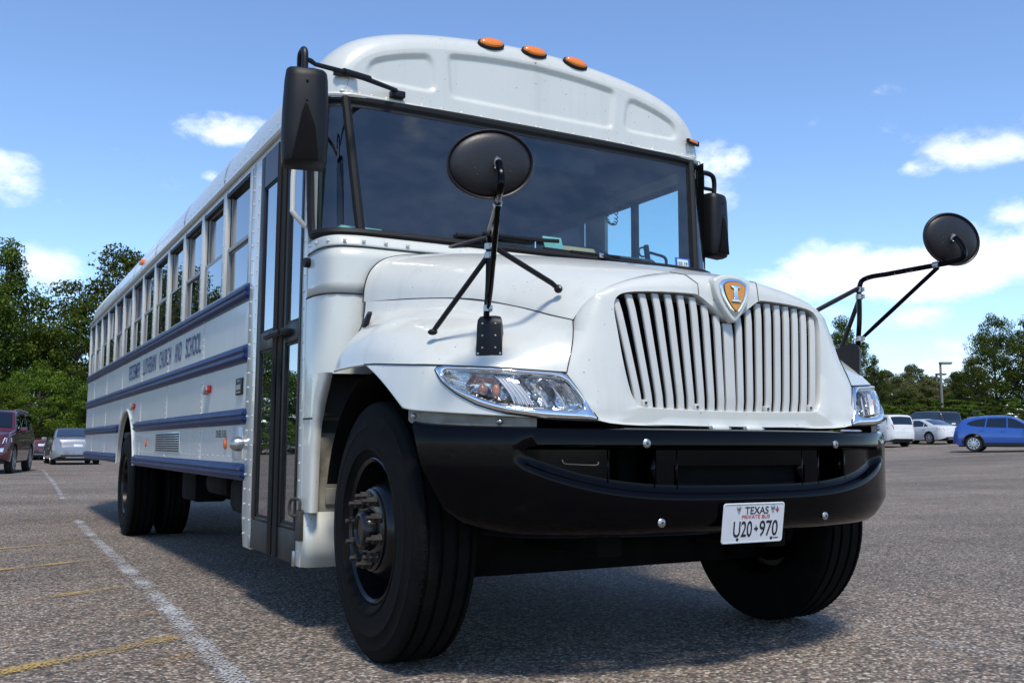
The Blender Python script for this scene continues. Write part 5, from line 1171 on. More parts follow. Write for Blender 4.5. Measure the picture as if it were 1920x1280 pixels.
# gooseneck microphone and its coiled cord
mc = P(MB().tube(catmull([(1.005,.47,1.90),(1.02,.47,1.965),(1.005,.47,2.00),(.945,.48,2.015),(.905,.48,2.02)],20), .009, 8), 'microphone', 'black_satin')
P(MB().bar((.875,.48,2.065),(.89,.48,1.965),.028,.028,(0,1,0)), 'mic_head', 'black_satin', mc, bevel=.008)
P(MB().tube([V((.85,.48,2.018))+V((math.cos(t),0,math.sin(t)))*.028 for t in [RAD(60)+RAD(240)*k/14 for k in range(15)]], .006, 6), 'mic_loop', 'black_satin', mc)
P(MB().lathe([(.05,0),(.045,.025),(.02,.035),(0,.036)], (.995,.47,1.885), (0,0,1), 18), 'mic_base', 'black_satin', mc)
CX, CZ = 0.992, 2.395
path = catmull([(CX-.03,1.0,CZ+.16),(CX-.03,1.0,CZ+.05),(CX-.035,1.0,CZ-.05),(CX-.01,1.0,CZ-.085),(CX+.03,1.0,CZ-.07),(CX+.036,1.0,CZ+.02),(CX+.03,1.0,CZ+.16)], 120)
P(MB().tube([p+V((math.cos(i*1.05)*.011,math.sin(i*1.05)*.011,math.sin(i*1.05)*.009)) for i,p in enumerate(path)], .0032, 5), 'coiled_cord', 'black_satin')
# driver and bench seats
seat_b = MB().box(-.22,.22,.0,.44,.0,.10).box(-.23,.23,.40,.50,.06,.78).mesh('seat', bevel=.03); seat_b.materials.append(MATS['seat_vinyl'])
sb = bpy.data.objects.new('driver_seat', seat_b); COL.objects.link(sb); sb.parent = bus; sb.matrix_parent_inverse = Matrix.Translation((0,-5,0)); sb.location = (.60,1.25,1.42)
P(MB().box(.42,.78,1.3,1.6,.98,1.42), 'seat_base', 'interior_dark')
bench = MB().box(-.48,.48,-.40,.02,.36,.47).box(-.48,.48,.0,.09,.42,1.05).mesh('bench_seat', bevel=.03); bench.materials.append(MATS['seat_vinyl'])
for k in range(12):
    for x in (-.68,.68):
        o = bpy.data.objects.new('bench_seat', bench); COL.objects.link(o); o.parent = bus; o.matrix_parent_inverse = Matrix.Translation((0,-5,0)); o.location = (x, 2.45+k*.70, .98)
P(MB().box(-1.16,-.35,1.34,1.38,.98,1.95), 'modesty_panel', 'interior_wall'); P(MB().box(.20,1.16,1.70,1.74,.98,2.02), 'modesty_panel', 'interior_wall')
P(MB().tube(catmull([(-.95,.62,1.0),(-.95,.64,1.25),(-.93,.72,1.42),(-.88,.85,1.50)],16), .012, 8), 'entry_rail', 'white_paint')
P(MB().box(-.45,.45,.38,.42,2.40,2.54), 'inside_mirror', 'black_satin', bevel=.02)
# loose things lying on the dashboard
bx = MB().prism([(.20,.36,1.915),(.46,.36,1.915),(.46,.42,1.985),(.20,.42,1.985)], (0,.05,0)).build('cardboard_folder', 'cardboard', bevel=.004); tag(bx, 'tan cardboard folder lying on the dashboard behind the windscreen', 'folder')
bx = MB().prism([(.08,.33,1.935),(.20,.33,1.935),(.20,.36,2.01),(.08,.36,2.01)], (0,.01,0)).build('paper_note', 'paper_teal', bevel=.002); tag(bx, 'pale green paper note propped beside the folder on the dashboard', 'paper')
bx = MB().prism([(-1.08,.34,1.90),(-.86,.32,1.90),(-.86,.34,1.935),(-1.08,.36,1.94)], (0,.06,0)).build('cleaning_cloth', 'paper_teal', bevel=.012); tag(bx, 'pale blue cloth bunched at the door end of the dashboard', 'cloth')
# ------------------------------------------------------------------ trees
def leaf_mat(name, c0, c1, c2):
    m, nt, b = new_mat(name); N = nt.nodes.new; L = nt.links.new; out = nt.nodes['Material Output']
    at = N('ShaderNodeAttribute'); at.attribute_name = 'leaf'; oi = N('ShaderNodeObjectInfo')
    r = N('ShaderNodeValToRGB'); L(at.outputs['Fac'], r.inputs[0]); e = r.color_ramp.elements
    e[0].color = (*c0,1); e[1].color = (*c2,1); k = e.new(0.5); k.color = (*c1,1)
    hv = N('ShaderNodeHueSaturation'); L(r.outputs[0], hv.inputs['Color'])
    mr = N('ShaderNodeMapRange'); mr.inputs['To Min'].default_value = 0.75; mr.inputs['To Max'].default_value = 1.25; L(oi.outputs['Random'], mr.inputs['Value']); L(mr.outputs[0], hv.inputs['Value'])
    mh = N('ShaderNodeMapRange'); mh.inputs['To Min'].default_value = 0.485; mh.inputs['To Max'].default_value = 0.515; L(oi.outputs['Random'], mh.inputs['Value']); L(mh.outputs[0], hv.inputs['Hue'])
    L(hv.outputs[0], b.inputs['Base Color']); b.inputs['Roughness'].default_value = 0.55; b.inputs['Specular IOR Level'].default_value = 0.12
    t = N('ShaderNodeBsdfTranslucent'); L(hv.outputs[0], t.inputs['Color']); mx = N('ShaderNodeMixShader'); mx.inputs[0].default_value = 0.35
    L(b.outputs[0], mx.inputs[1]); L(t.outputs[0], mx.inputs[2]); L(mx.outputs[0], out.inputs[0])
leaf_mat('leaf_oak', (0.019,0.040,0.006), (0.055,0.090,0.010), (0.13,0.16,0.022))
leaf_mat('leaf_bright', (0.036,0.07,0.008), (0.09,0.155,0.014), (0.17,0.235,0.03))
leaf_mat('leaf_dry', (0.06,0.072,0.022), (0.125,0.135,0.042), (0.20,0.205,0.085))
mat('bark', (0.085,0.070,0.055), 0.9, var=0.5, vscale=4, bump=0.4, bscale=12, stretch=(1,1,0.3))
def tree_meshes(seed, H, rx, z0, nclump, nleaf, leaf, lm, shape=1.0, open_=0.0):
    rg = np.random.default_rng(seed); rn = random.Random(seed)
    limbs = MB(); top = V((rn.uniform(-.3,.3)*H*.08, rn.uniform(-.3,.3)*H*.08, H*.80))
    tr = catmull([(0,0,-.3),(top.x*.2,top.y*.1,H*.2),(top.x*.6,top.y*.7,H*.5),top], 10); r0 = H*.022
    limbs.tube(tr, [r0*(1.25 if i == 0 else 1-.085*i) for i in range(10)], 8)
    cl = []
    for k in range(nclump):
        # clump centres near the crown's shell, fuller towards the top
        while True:
            p = rg.uniform(-1,1,3); q = np.linalg.norm(p)
            if .42 < q < 1: break
        z = (p[2]*.5+.5)
        wide = (math.sin(math.pi*min(1,(z*.82+.16)))**.7)*shape+(1-shape)*(1-z)
        ph = math.atan2(p[1],p[0]); lump = 1+.22*math.sin(ph*3+seed)+.14*math.sin(ph*5+z*7+seed*2)
        rad = math.hypot(p[0],p[1])*rx*max(.22,wide)*lump*1.12
        cl.append(V((rad*math.cos(ph)+top.x*z, rad*math.sin(ph)+top.y*z, z0+(H-z0)*z*.98)))
    for k in range(0, nclump, 3):
        c = cl[k]; hz = max(z0*.6, min(c.z-.12*H, H*.7)); i = min(9,max(1,int(hz/(H*.8)*9))); a = tr[i]
        mid = a.lerp(c,.5)+V((rn.uniform(-.3,.3),rn.uniform(-.3,.3),-.25)); limbs.tube(catmull([a,mid,c],6), [r0*.42,r0*.34,r0*.26,r0*.18,r0*.11,r0*.05], 5)
    vs, fs, lv = [], [], []
    per = nleaf//nclump
    for k, c in enumerate(cl):
        R = rn.uniform(.55,1.15)*H*.085*(1-.25*open_); n = int(per*rn.uniform(.55,1.4)); tone = rn.uniform(-.22,.22)
        d = rg.normal(size=(n,3)); d /= np.linalg.norm(d,axis=1)[:,None]; rad = R*rg.uniform(.35,1.0,n)**.6
        ctr = np.array(c)[None]+d*rad[:,None]*np.array([1.25,1.25,.70])[None]
        nrm = d*.7+rg.normal(size=(n,3))*.55+np.array([0,0,.45]); nrm /= np.linalg.norm(nrm,axis=1)[:,None]
        ref = rg.normal(size=(n,3)); u = np.cross(nrm,ref); u /= np.linalg.norm(u,axis=1)[:,None]; w = np.cross(nrm,u)
        sz = leaf*rg.uniform(.6,1.35,n)[:,None]
        q = np.stack([ctr-u*sz, ctr-w*sz*.55+nrm*sz*.12, ctr+u*sz, ctr+w*sz*.55+nrm*sz*.12], 1).reshape(-1,3)
        o = sum(len(x) for x in vs); vs.append(q); fs.append(np.arange(n*4).reshape(-1,4)+o)
        t = np.clip(rg.uniform(.1,.9,n)+tone,0,1); lv.append(np.repeat(t,4))
    vs = np.concatenate(vs); fs = np.concatenate(fs); lv = np.concatenate(lv)
    me = bpy.data.meshes.new('crown'); me.vertices.add(len(vs)); me.vertices.foreach_set('co', vs.ravel().astype(np.float32))
    me.loops.add(len(fs)*4); me.loops.foreach_set('vertex_index', fs.ravel().astype(np.int32))
    me.polygons.add(len(fs)); me.polygons.foreach_set('loop_start', (np.arange(len(fs))*4).astype(np.int32)); me.polygons.foreach_set('loop_total', np.full(len(fs),4,np.int32))
    me.update(calc_edges=True); at = me.attributes.new('leaf','FLOAT','POINT'); at.data.foreach_set('value', lv.astype(np.float32)); me.materials.append(MATS[lm])
    tm = limbs.mesh('trunk', smooth=50); tm.materials.append(MATS['bark'])
    return tm, me
TREES = {
 'oak_a': tree_meshes(11, 12, 4.6, 1.6, 150, 27000, .105, 'leaf_oak'), 'oak_b': tree_meshes(23, 12, 4.2, 1.2, 150, 27000, .105, 'leaf_oak'),
 'tall': tree_meshes(37, 13, 3.7, 2.2, 120, 20000, .105, 'leaf_oak', .9, .5), 'bright': tree_meshes(41, 9, 4.2, .6, 120, 22000, .10, 'leaf_bright'),
 'dry': tree_meshes(53, 8, 4.2, .8, 130, 26000, .095, 'leaf_dry', .95, .3), 'bush': tree_meshes(67, 4.5, 3.4, .0, 80, 15000, .085, 'leaf_oak'), 'bush_b': tree_meshes(71, 4.5, 3.2, .0, 80, 14000, .085, 'leaf_bright')}
def place(px, depth, kind, scale, label, group, rz=0.0, sx=1.0):
    lat = (px-960)/1801.3*depth; p = V((CAM.x,CAM.y,0))+FWH*depth+RTH*lat
    o = empty('bush' if 'bush' in kind else 'tree', (p.x,p.y,ground_z(p.x,p.y)-.05), label, 'bush' if 'bush' in kind else 'tree', group, rz)
    o.scale = (scale*sx,scale*sx,scale)
    for nm, me in zip(('trunk','crown'), TREES[kind]):
        c = bpy.data.objects.new(nm, me); COL.objects.link(c); c.parent = o
    return o
LT, RT_ = 'trees behind the left end of the car park', 'trees along the far right edge of the car park'
def h2s(px, ytop, depth, kind):
    hor = 833+.00436*(px-960); H = {'oak_a':12,'oak_b':12,'tall':13,'bright':9,'dry':8,'bush':4.5,'bush_b':4.5}[kind]
    lat = (px-960)/1801.3*depth; p = V((CAM.x,CAM.y,0))+FWH*depth+RTH*lat
    top = .867+(hor-ytop)/1801.3*depth; return (top-ground_z(p.x,p.y))/(H*1.03)
def T(px, ytop, depth, kind, label, group, rz=0, sx=1.0): return place(px, depth, kind, h2s(px,ytop,depth,kind), label, group, rz, sx)
# left: dark wood behind the parked cars
T(-5, 420, 60, 'tall', 'tall dark tree at the very left edge of the photo', LT, 1.0, .75)
T(218, 440, 66, 'oak_a', 'big rounded tree rising just behind the rear of the bus', LT, 2.0, .86)
T(140, 545, 62, 'oak_b', 'dark dense tree left of the big rounded one', LT, .4, .9)
T(60, 590, 64, 'oak_a', 'dark tree above the silver saloon', LT, 4.2, .85)
T(75, 665, 52, 'bright', 'bright green low tree above the gap between red and silver cars', LT, .3, .9)
T(20, 700, 50, 'bright', 'bright green low tree behind the dark red car', LT, 2.3, .9)
T(185, 690, 54, 'oak_b', 'low dark tree touching the back of the bus', LT, 5.0, 1.0)
T(-75, 455, 58, 'oak_b', 'dark tree just outside the left edge of the photo', LT, 1.7, .95)
T(-175, 430, 60, 'oak_a', 'broad tree off the left edge, first of those mirrored in the windows', LT, 3.3, .9)
T(-285, 385, 60, 'tall', 'tallest tree off the left edge, mirrored in the rear windows', LT, 2.6, .9)
T(-390, 420, 62, 'oak_b', 'dense tree off the left edge, mirrored in the middle windows', LT, .9, .95)
T(-480, 455, 62, 'oak_a', 'rounded tree off the left edge, mirrored in the fourth window', LT, 3.9, .9)
T(-565, 520, 62, 'oak_b', 'lower tree off the left edge, mirrored low in the second window', LT, 5.9, 1.0)
T(-690, 620, 62, 'bright', 'low bright tree off the left edge, mirrored in the door', LT, 2.9, 1.3)
T(-830, 610, 62, 'oak_a', 'low dark tree off the left edge, mirrored in the door', LT, 4.9, 1.1)
T(-990, 640, 62, 'oak_b', 'low broad tree far off the left edge', LT, 1.9, 1.3)
for i, (px, yt, d) in enumerate(((-40,735,53),(40,745,56),(110,730,57),(165,745,60),(240,735,62),(310,735,64),(-130,735,56),(-240,740,56),(-360,745,58),(-500,750,60),(-640,745,60),(-780,745,60))):
    T(px, yt, d, 'bush' if i % 2 else 'bush_b', 'dense undergrowth bush filling the foot of the left wood', LT, i*1.3, 1.3)
# hidden middle stretch, seen only when one steps aside
for i, (px, yt, d, k) in enumerate(((330,560,72,'oak_b'),(450,600,76,'oak_a'),(580,600,80,'tall'),(720,610,84,'oak_b'),(860,620,86,'oak_a'),(1000,620,88,'oak_b'),(1140,620,88,'tall'),(1270,620,88,'oak_a'),(1390,620,86,'oak_b'))):
    T(px, yt, d, k, 'tree of the wood hidden behind the bus body', 'trees behind the bus', i*1.1, 1.1)
for i, px in enumerate(range(390, 1400, 84)):
    T(px, 742, 74+i, 'bush' if i % 2 else 'bush_b', 'dense undergrowth bush of the wood hidden behind the bus body', 'trees behind the bus', i*1.6, 1.7)
# right
T(1490, 610, 82, 'oak_a', 'dark oak hidden behind the bus mirror arm', RT_, .5, .8)
T(1585, 585, 80, 'oak_b', 'dark oak rising beside the far mirror boot', RT_, 2.2, .62)
T(1640, 655, 78, 'tall', 'narrow dark tree right of the oak beside the mirror', RT_, 1.2, .6)
T(1668, 688, 90, 'dry', 'pale olive tree left of the lamp posts', RT_, 3.0, 1.0)
T(1712, 676, 92, 'dry', 'tallest pale thin tree just left of the lamp posts', RT_, .8, .9)
T(1752, 700, 92, 'dry', 'pale thin tree behind the lamp posts', RT_, 4.0, .95)
T(1788, 715, 88, 'dry', 'pale low tree right of the lamp posts', RT_, 5.1, 1.0)
T(1690, 700, 86, 'dry', 'pale bushy tree right of the pale olive one', RT_, 2.1, 1.0)
T(1735, 705, 86, 'dry', 'pale bushy tree just behind the nearer lamp post', RT_, 5.7, 1.0)
T(1800, 690, 90, 'dry', 'pale tree on the left flank of the tall dark one', RT_, 1.4, 1.0)
T(1868, 578, 84, 'oak_a', 'tall dark tree above the blue car', RT_, 1.9, .70)
T(1935, 585, 84, 'oak_b', 'dark tree cut by the right edge of the photo', RT_, 3.6, .85)
T(1822, 665, 82, 'oak_b', 'lower dark tree on the left flank of the tall one', RT_, 5.5, .75)
for i, (px, yt, d, k) in enumerate(((2040,600,86,'oak_a'),(2160,620,86,'tall'),(2300,610,88,'oak_b'),(2480,620,90,'oak_a'),(2700,620,92,'oak_b'))):
    T(px, yt, d, k, 'dark tree beyond the right edge of the photo', RT_, i*1.7, 1.1)
for i, (px, yt, d) in enumerate(((1560,735,76),(1630,745,76),(1690,735,80),(1735,742,80),(1785,738,80),(1840,745,78),(1895,740,78),(1950,742,78),(1600,748,72),(1660,752,72),(1710,750,74),(1760,752,73),(1812,752,73),(1868,750,72),(1925,748,72),(2030,742,80),(2120,742,80),(1480,745,78),(1400,745,80))):
    T(px, yt, d, 'bush' if i % 3 else 'bush_b', 'dense undergrowth bush along the foot of the right-hand trees', RT_, i*1.9, 1.35)
# lamp posts
def lamp_post(px, ytop, depth, label):
    lat = (px-960)/1801.3*depth; p = V((CAM.x,CAM.y,0))+FWH*depth+RTH*lat; z0 = ground_z(p.x,p.y); zt = .867+(833+.00436*(px-960)-ytop)/1801.3*depth
    r = empty('lamp_post', (p.x,p.y,z0), label, 'lamp post', 'lamp posts in the car park'); H = zt-z0
    def c(mb, n, m, par=r, **k):
        o = bpy.data.objects.new(n, mb.mesh(n, **k)); COL.objects.link(o); o.data.materials.append(MATS[m]); o.parent = par; return o
    c(MB().lathe([(.28,0),(.28,.55),(.25,.6),(0,.6)], (0,0,0), (0,0,1), 16), 'footing', 'beige_liner')
    c(MB().tube([(0,0,.5),(0,0,H*.5),(0,0,H)], [.11,.10,.085], 8), 'pole', 'lamp_metal')
    d = RTH; a = V((0,0,H-.06)); hd = c(MB().bar(a-d*.05, a+d*.85, .42, .17), 'lamp_head', 'lamp_metal', bevel=.02)
    c(MB().bar(a+d*.15-V((0,0,.09)), a+d*.78-V((0,0,.09)), .34, .02), 'lamp_glass', 'sticker_white', hd)
lamp_post(1766, 679, 74, 'nearer of the two lamp posts, taller, with a flat lamp head to the right')
lamp_post(1758, 700, 88, 'farther lamp post half hidden behind the nearer one')
# ------------------------------------------------------------------ parked cars
def lerp_tab(tab, x):
    if x <= tab[0][0]: return tab[0][1]
    for (a, b) in zip(tab[:-1], tab[1:]):
        if x <= b[0]:
            f = (x-a[0])/(b[0]-a[0]+1e-9); return a[1]+(b[1]-a[1])*f
    return tab[-1][1]
def smooth_tab(tab, x, w=0.07):
    return sum(lerp_tab(tab, x+d*w) for d in (-1,-.5,0,.5,1))/5
def paint(name, col, metal=0.0, rough=.3): return mat(name, col, rough, metal=metal, coat=1.0, var=.06, vscale=3)
paint('car_white', (.62,.62,.60)); paint('car_blue', (.018,.085,.36), .25); paint('car_red', (.075,.004,.007), .2); paint('car_silver', (.24,.25,.27), .5, .35); paint('car_black', (.008,.009,.014)); paint('car_maroon', (.06,.006,.010)); 
mat('car_trim', (.012,.012,.013), .6); mat('car_tail', (.32,.010,.008), .2, coat=.8); mat('car_lamp', (.75,.78,.80), .12, metal=.6, coat=.6); mat('car_alloy', (.55,.56,.57), .3, metal=.8); mat('car_chrome', (.75,.76,.77), .15, metal=1)
mat('car_tyre', (.012,.012,.012), .8)
def make_car(name, loc, heading, label, sp, pt, group):
    """local frame: +X forwards, Z up, origin on the ground under the middle"""
    L_, Wd = sp['L'], sp['W']; wb, rw = sp['wb'], sp['rw']; xw = sp.get('xw', (-wb/2, wb/2)); ra = rw+.075
    root = empty(name, loc, label, 'car', group, math.atan2(heading.y, heading.x))
    def C(mb, nm, m, par=None, **k):
        o = bpy.data.objects.new(nm, mb.mesh(nm, **k)); COL.objects.link(o); o.data.materials.append(MATS[m]); o.parent = par or root; return o
    top = lambda x: smooth_tab(sp['top'], x, .05); sh = lambda x: min(smooth_tab(sp['sh'], x), top(x)-.02)
    def hw(x):
        e = (abs(x)/(L_/2)); return Wd/2*(1-.30*max(0,(e-.80)/.20)**2.2)
    def sill(x):
        z = sp['sill']+.12*max(0,(abs(x)/(L_/2)-.86)/.14)
        for q in xw:
            if abs(x-q) < ra: z = max(z, rw+math.sqrt(ra*ra-(x-q)**2))
        return z
    def side_y(x, z):
        zs = sh(x); y = hw(x)
        if z <= zs:
            f = (z-sp['sill'])/(zs-sp['sill']); return y*(.945+.055*math.sin(math.pi*min(1,max(0,f*.8+.12))))
        y0 = side_y(x, zs); return y0-.012-(z-zs)*sp['tum']
    xs = set(np.linspace(-L_/2, L_/2, 64))
    for q in xw:
        for k in range(-10,11): xs.add(q+ra*math.sin(math.pi*k/20))
        xs.add(q-ra*1.01); xs.add(q+ra*1.01)
    for a, _ in sp['top']: xs.add(a)
    xs = sorted(x for x in xs if -L_/2 <= x <= L_/2)
    rows = []
    for x in xs:
        zb, zs, zt = sill(x), sh(x), top(x); zb = min(zb, zs-.05); sec = [(max(.2,side_y(x,zb)-.12), zb-.0), ]
        for t in (0,.12,.3,.5,.7,.86,.96,1.0): z = zb+(zs-zb)*t; sec.append((side_y(x,z), z))
        hgt = zt-zs; rr = min(.07, hgt*.5)
        for t in (.25,.5,.75,1.0): z = zs+(hgt-rr)*t; sec.append((side_y(x,z), z))
        ye = side_y(x, zt-rr); 
        for a in (30,60,85): sec.append((ye-rr*1.1*(1-math.cos(RAD(a))), zt-rr+rr*math.sin(RAD(a))*.9))
        yc = sec[-1][0]; zc = sec[-1][1]
        for f in (.72,.4,0): sec.append((yc*f, zc+min(.035,hgt*.2)*(1-f*f)))
        rows.append([V((x,-y,z)) for y,z in sec]+[V((x,y,z)) for y,z in sec[::-1][1:]])
    mb = MB().grid(rows); n = len(rows[0]); mb.f.append(tuple(range(n))); mb.f.append(tuple(range(len(mb.v)-n,len(mb.v))))
    C(mb, 'body', pt, smooth=40)
    C(MB().box(-L_/2+.25,L_/2-.25,-Wd/2+.16,Wd/2-.16,sp['sill']-.06,sp['sill']+.35), 'underbody', 'car_trim')
    for q in xw:      # arch linings
        for s in (-1,1): C(MB().grid([[V((q+ra*math.cos(a),s*y,rw+ra*math.sin(a))) for y in (Wd/2-.03,Wd/2-.33)] for a in [math.pi*k/14 for k in range(15)]]), 'arch_lining', 'car_trim')
    def patch(poly, nm, m, s, out=.006):
        P_ = [V((x, s*(side_y(x,z)+out), z)) for x,z in poly]; return C(MB().prism(P_, (0,-s*.02,0)), nm, m, smooth=30)
    for s in (-1,1):
        for poly in sp['glass']: patch(poly, 'side_window', 'car_glass', s)
        for poly in sp.get('clad', []): patch(poly, 'cladding', 'car_trim', s, .012)
        if sp.get('clad_arch'):
            for q in xw: C(MB().tube([V((q+(ra+.02)*math.cos(a), s*(side_y(q,rw+.2)+.004), rw+(ra+.02)*math.sin(a))) for a in [math.pi*k/16 for k in range(17)]], .035, 6), 'arch_cladding', 'car_trim')
        for (x0,x1,z) in sp['handles']: patch([(x0,z-.018),(x1,z-.018),(x1,z+.018),(x0,z+.018)], 'door_handle', sp.get('hm', pt), s, .03)
        for x in sp['doors']: patch([(x-.005,sill(x)+.05),(x+.005,sill(x)+.05),(x+.005,sh(x)-.02),(x-.005,sh(x)-.02)], 'door_gap', 'car_trim', s, .002)
        x, z = sp['mir']; y = side_y(x,z)
        m_ = C(MB().box(x-.06,x+.08,*sorted((s*(y+.04),s*(y+.24))),z,z+.15), 'door_mirror', pt, bevel=.03)
        C(MB().box(x-.02,x+.03,*sorted((s*(y-.02),s*(y+.06))),z-.01,z+.04), 'mirror_stalk', 'car_trim', m_)
        for poly in sp['tail']: patch(poly, 'tail_light', 'car_tail', s, .010)
        for poly in sp['head']: patch(poly, 'headlight', 'car_lamp', s, .010)
        if 'rails' in sp:
            a, b = sp['rails']; C(MB().tube([V((x_, s*(side_y(x_,top(x_)-.07)-.06), top(x_)+.015)) for x_ in np.linspace(a,b,7)], .018, 6), 'roof_rail', sp.get('railm','car_chrome'))
    # screens on the top surface
    def screen(x0, x1, nm, inset=.08, m='car_glass', z_off=.008):
        rws = []
        for k in range(9):
            x = x0+(x1-x0)*k/8; z = top(x); y = side_y(x, z-.03)-inset
            dz = .03; rws.append([V((x, y*f, z+min(.035,(z-sh(x))*.2)*(1-f*f)+.004)) for f in (-1,-.6,0,.6,1)])
        tn = (rws[-1][2]-rws[0][2]).normalized(); nn_ = V((-tn.z,0,tn.x)); nn_ = nn_ if nn_.z > 0 else -nn_
        C(MB().grid([[p+nn_*z_off for p in r] for r in rws]), nm, m, smooth=60)
    screen(*sp['ws'], 'windscreen'); screen(*sp['rs'], 'rear_window')
    # front and rear faces
    for (nm, m, poly, end, out) in sp['faces']:
        sg = 1 if end == 'f' else -1
        def fx(y, z):
            # walk in from the end until the body is as wide as y
            for k in range(60):
                x = L_/2-k*.01
                if side_y(sg*x, z) >= abs(y)-.001 and top(sg*x) >= z-.01: return sg*(x+out)
            return sg*(L_/2-.3)
        C(MB().prism([V((fx(y,z), y, z)) for y,z in poly], (-sg*.03,0,0)), nm, m, bevel=.006 if len(poly) < 7 else 0, smooth=30)
    # wheels
    for q in xw:
        for s in (-1,1):
            c = V((q, s*(Wd/2-.115), rw)); ax = V((0,s,0)); hwd = .105; r_ = rw*.70
            ty = C(MB().lathe([(r_,-hwd*.9),(r_+.04,-hwd),(rw-.03,-hwd),(rw,-hwd*.75),(rw,hwd*.75),(rw-.03,hwd),(r_+.04,hwd),(r_,hwd*.9)], c, ax, 32), 'wheel', 'car_tyre', smooth=40)
            C(MB().lathe([(r_,hwd*.9),(r_-.015,hwd*.9),(r_-.03,hwd*.3),(r_-.04,0),(0,0)], c, ax, 32), 'rim', 'car_trim', ty, smooth=40)
            C(MB().lathe([(r_+.004,hwd*.86),(r_+.004,hwd*.97),(r_-.022,hwd*.97),(r_-.022,hwd*.5)], c, ax, 32), 'rim_lip', 'car_alloy', ty, smooth=40)
            ns = sp.get('spokes',5)
            for k in range(ns):
                a = 2*math.pi*k/ns+.3; d = V((math.cos(a),0,math.sin(a)))
                C(MB().bar(c+ax*hwd*.80+d*.03, c+ax*hwd*.72+d*(r_-.01), .30/ns+.025, .03, ax), 'spoke', 'car_alloy', ty)
            C(MB().lathe([(.055,hwd*.5),(.055,hwd*.92),(.03,hwd*1.0),(0,hwd*1.0)], c, ax, 16), 'hub_cap', 'car_alloy', ty, smooth=40)
    return root
def rect(y0,y1,z0,z1): return [(y0,z0),(y1,z0),(y1,z1),(y0,z1)]
plate_f = lambda z: ('number_plate','plate_white',rect(-.16,.16,z,z+.11),'r',.012)
SUV = dict(L=4.5,W=1.85,wb=2.67,rw=.36,sill=.27,tum=.30,
   top=[(-2.25,.62),(-2.22,.80),(-2.17,1.02),(-1.90,1.38),(-1.66,1.53),(-1.2,1.605),(-.4,1.645),(.1,1.63),(.40,1.56),(1.28,1.10),(1.34,1.075),(1.9,.99),(2.12,.90),(2.21,.76),(2.25,.58)],
   sh=[(-2.25,.58),(-2.1,1.06),(-1.2,1.07),(0,1.02),(1.25,.99),(1.9,.92),(2.25,.56)],
   glass=[[(1.02,1.06),(.98,1.12),(.48,1.44),(.26,1.525),(.12,1.54),(.12,1.05)],[(.06,1.05),(.06,1.545),(-.72,1.53),(-.80,1.09)],[(-.86,1.10),(-.78,1.525),(-1.20,1.47),(-1.50,1.37),(-1.62,1.28),(-1.45,1.19)]],
   clad=[[(-.93,.28),(.90,.28),(.90,.40),(-.93,.40)],[(-2.2,.42),(-1.82,.34),(-1.82,.52),(-2.2,.60)],[(1.80,.34),(2.2,.40),(2.2,.50),(1.80,.48)]], clad_arch=True,
   handles=[(-.18,.0,.94),(-1.05,-.87,.97)], doors=[.98,.09,-.82], mir=(.86,1.04), tail=[[(-2.16,.98),(-1.80,1.04),(-1.78,1.12),(-2.05,1.16),(-2.13,1.10)]], head=[[(2.10,.78),(1.70,.88),(1.66,.94),(2.0,.92)]],
   ws=(1.24,.46), rs=(-2.12,-1.74), rails=(-1.6,.3), spokes=10,
   faces=[('tailgate_glass','car_glass',rect(-.60,.60,1.13,1.40),'r',.012),plate_f(.80),('rear_bumper','car_trim',rect(-.75,.75,.34,.52),'r',.02),('front_grille','car_trim',rect(-.42,.42,.56,.80),'f',.015),('front_bumper','car_trim',rect(-.7,.7,.30,.46),'f',.02)])
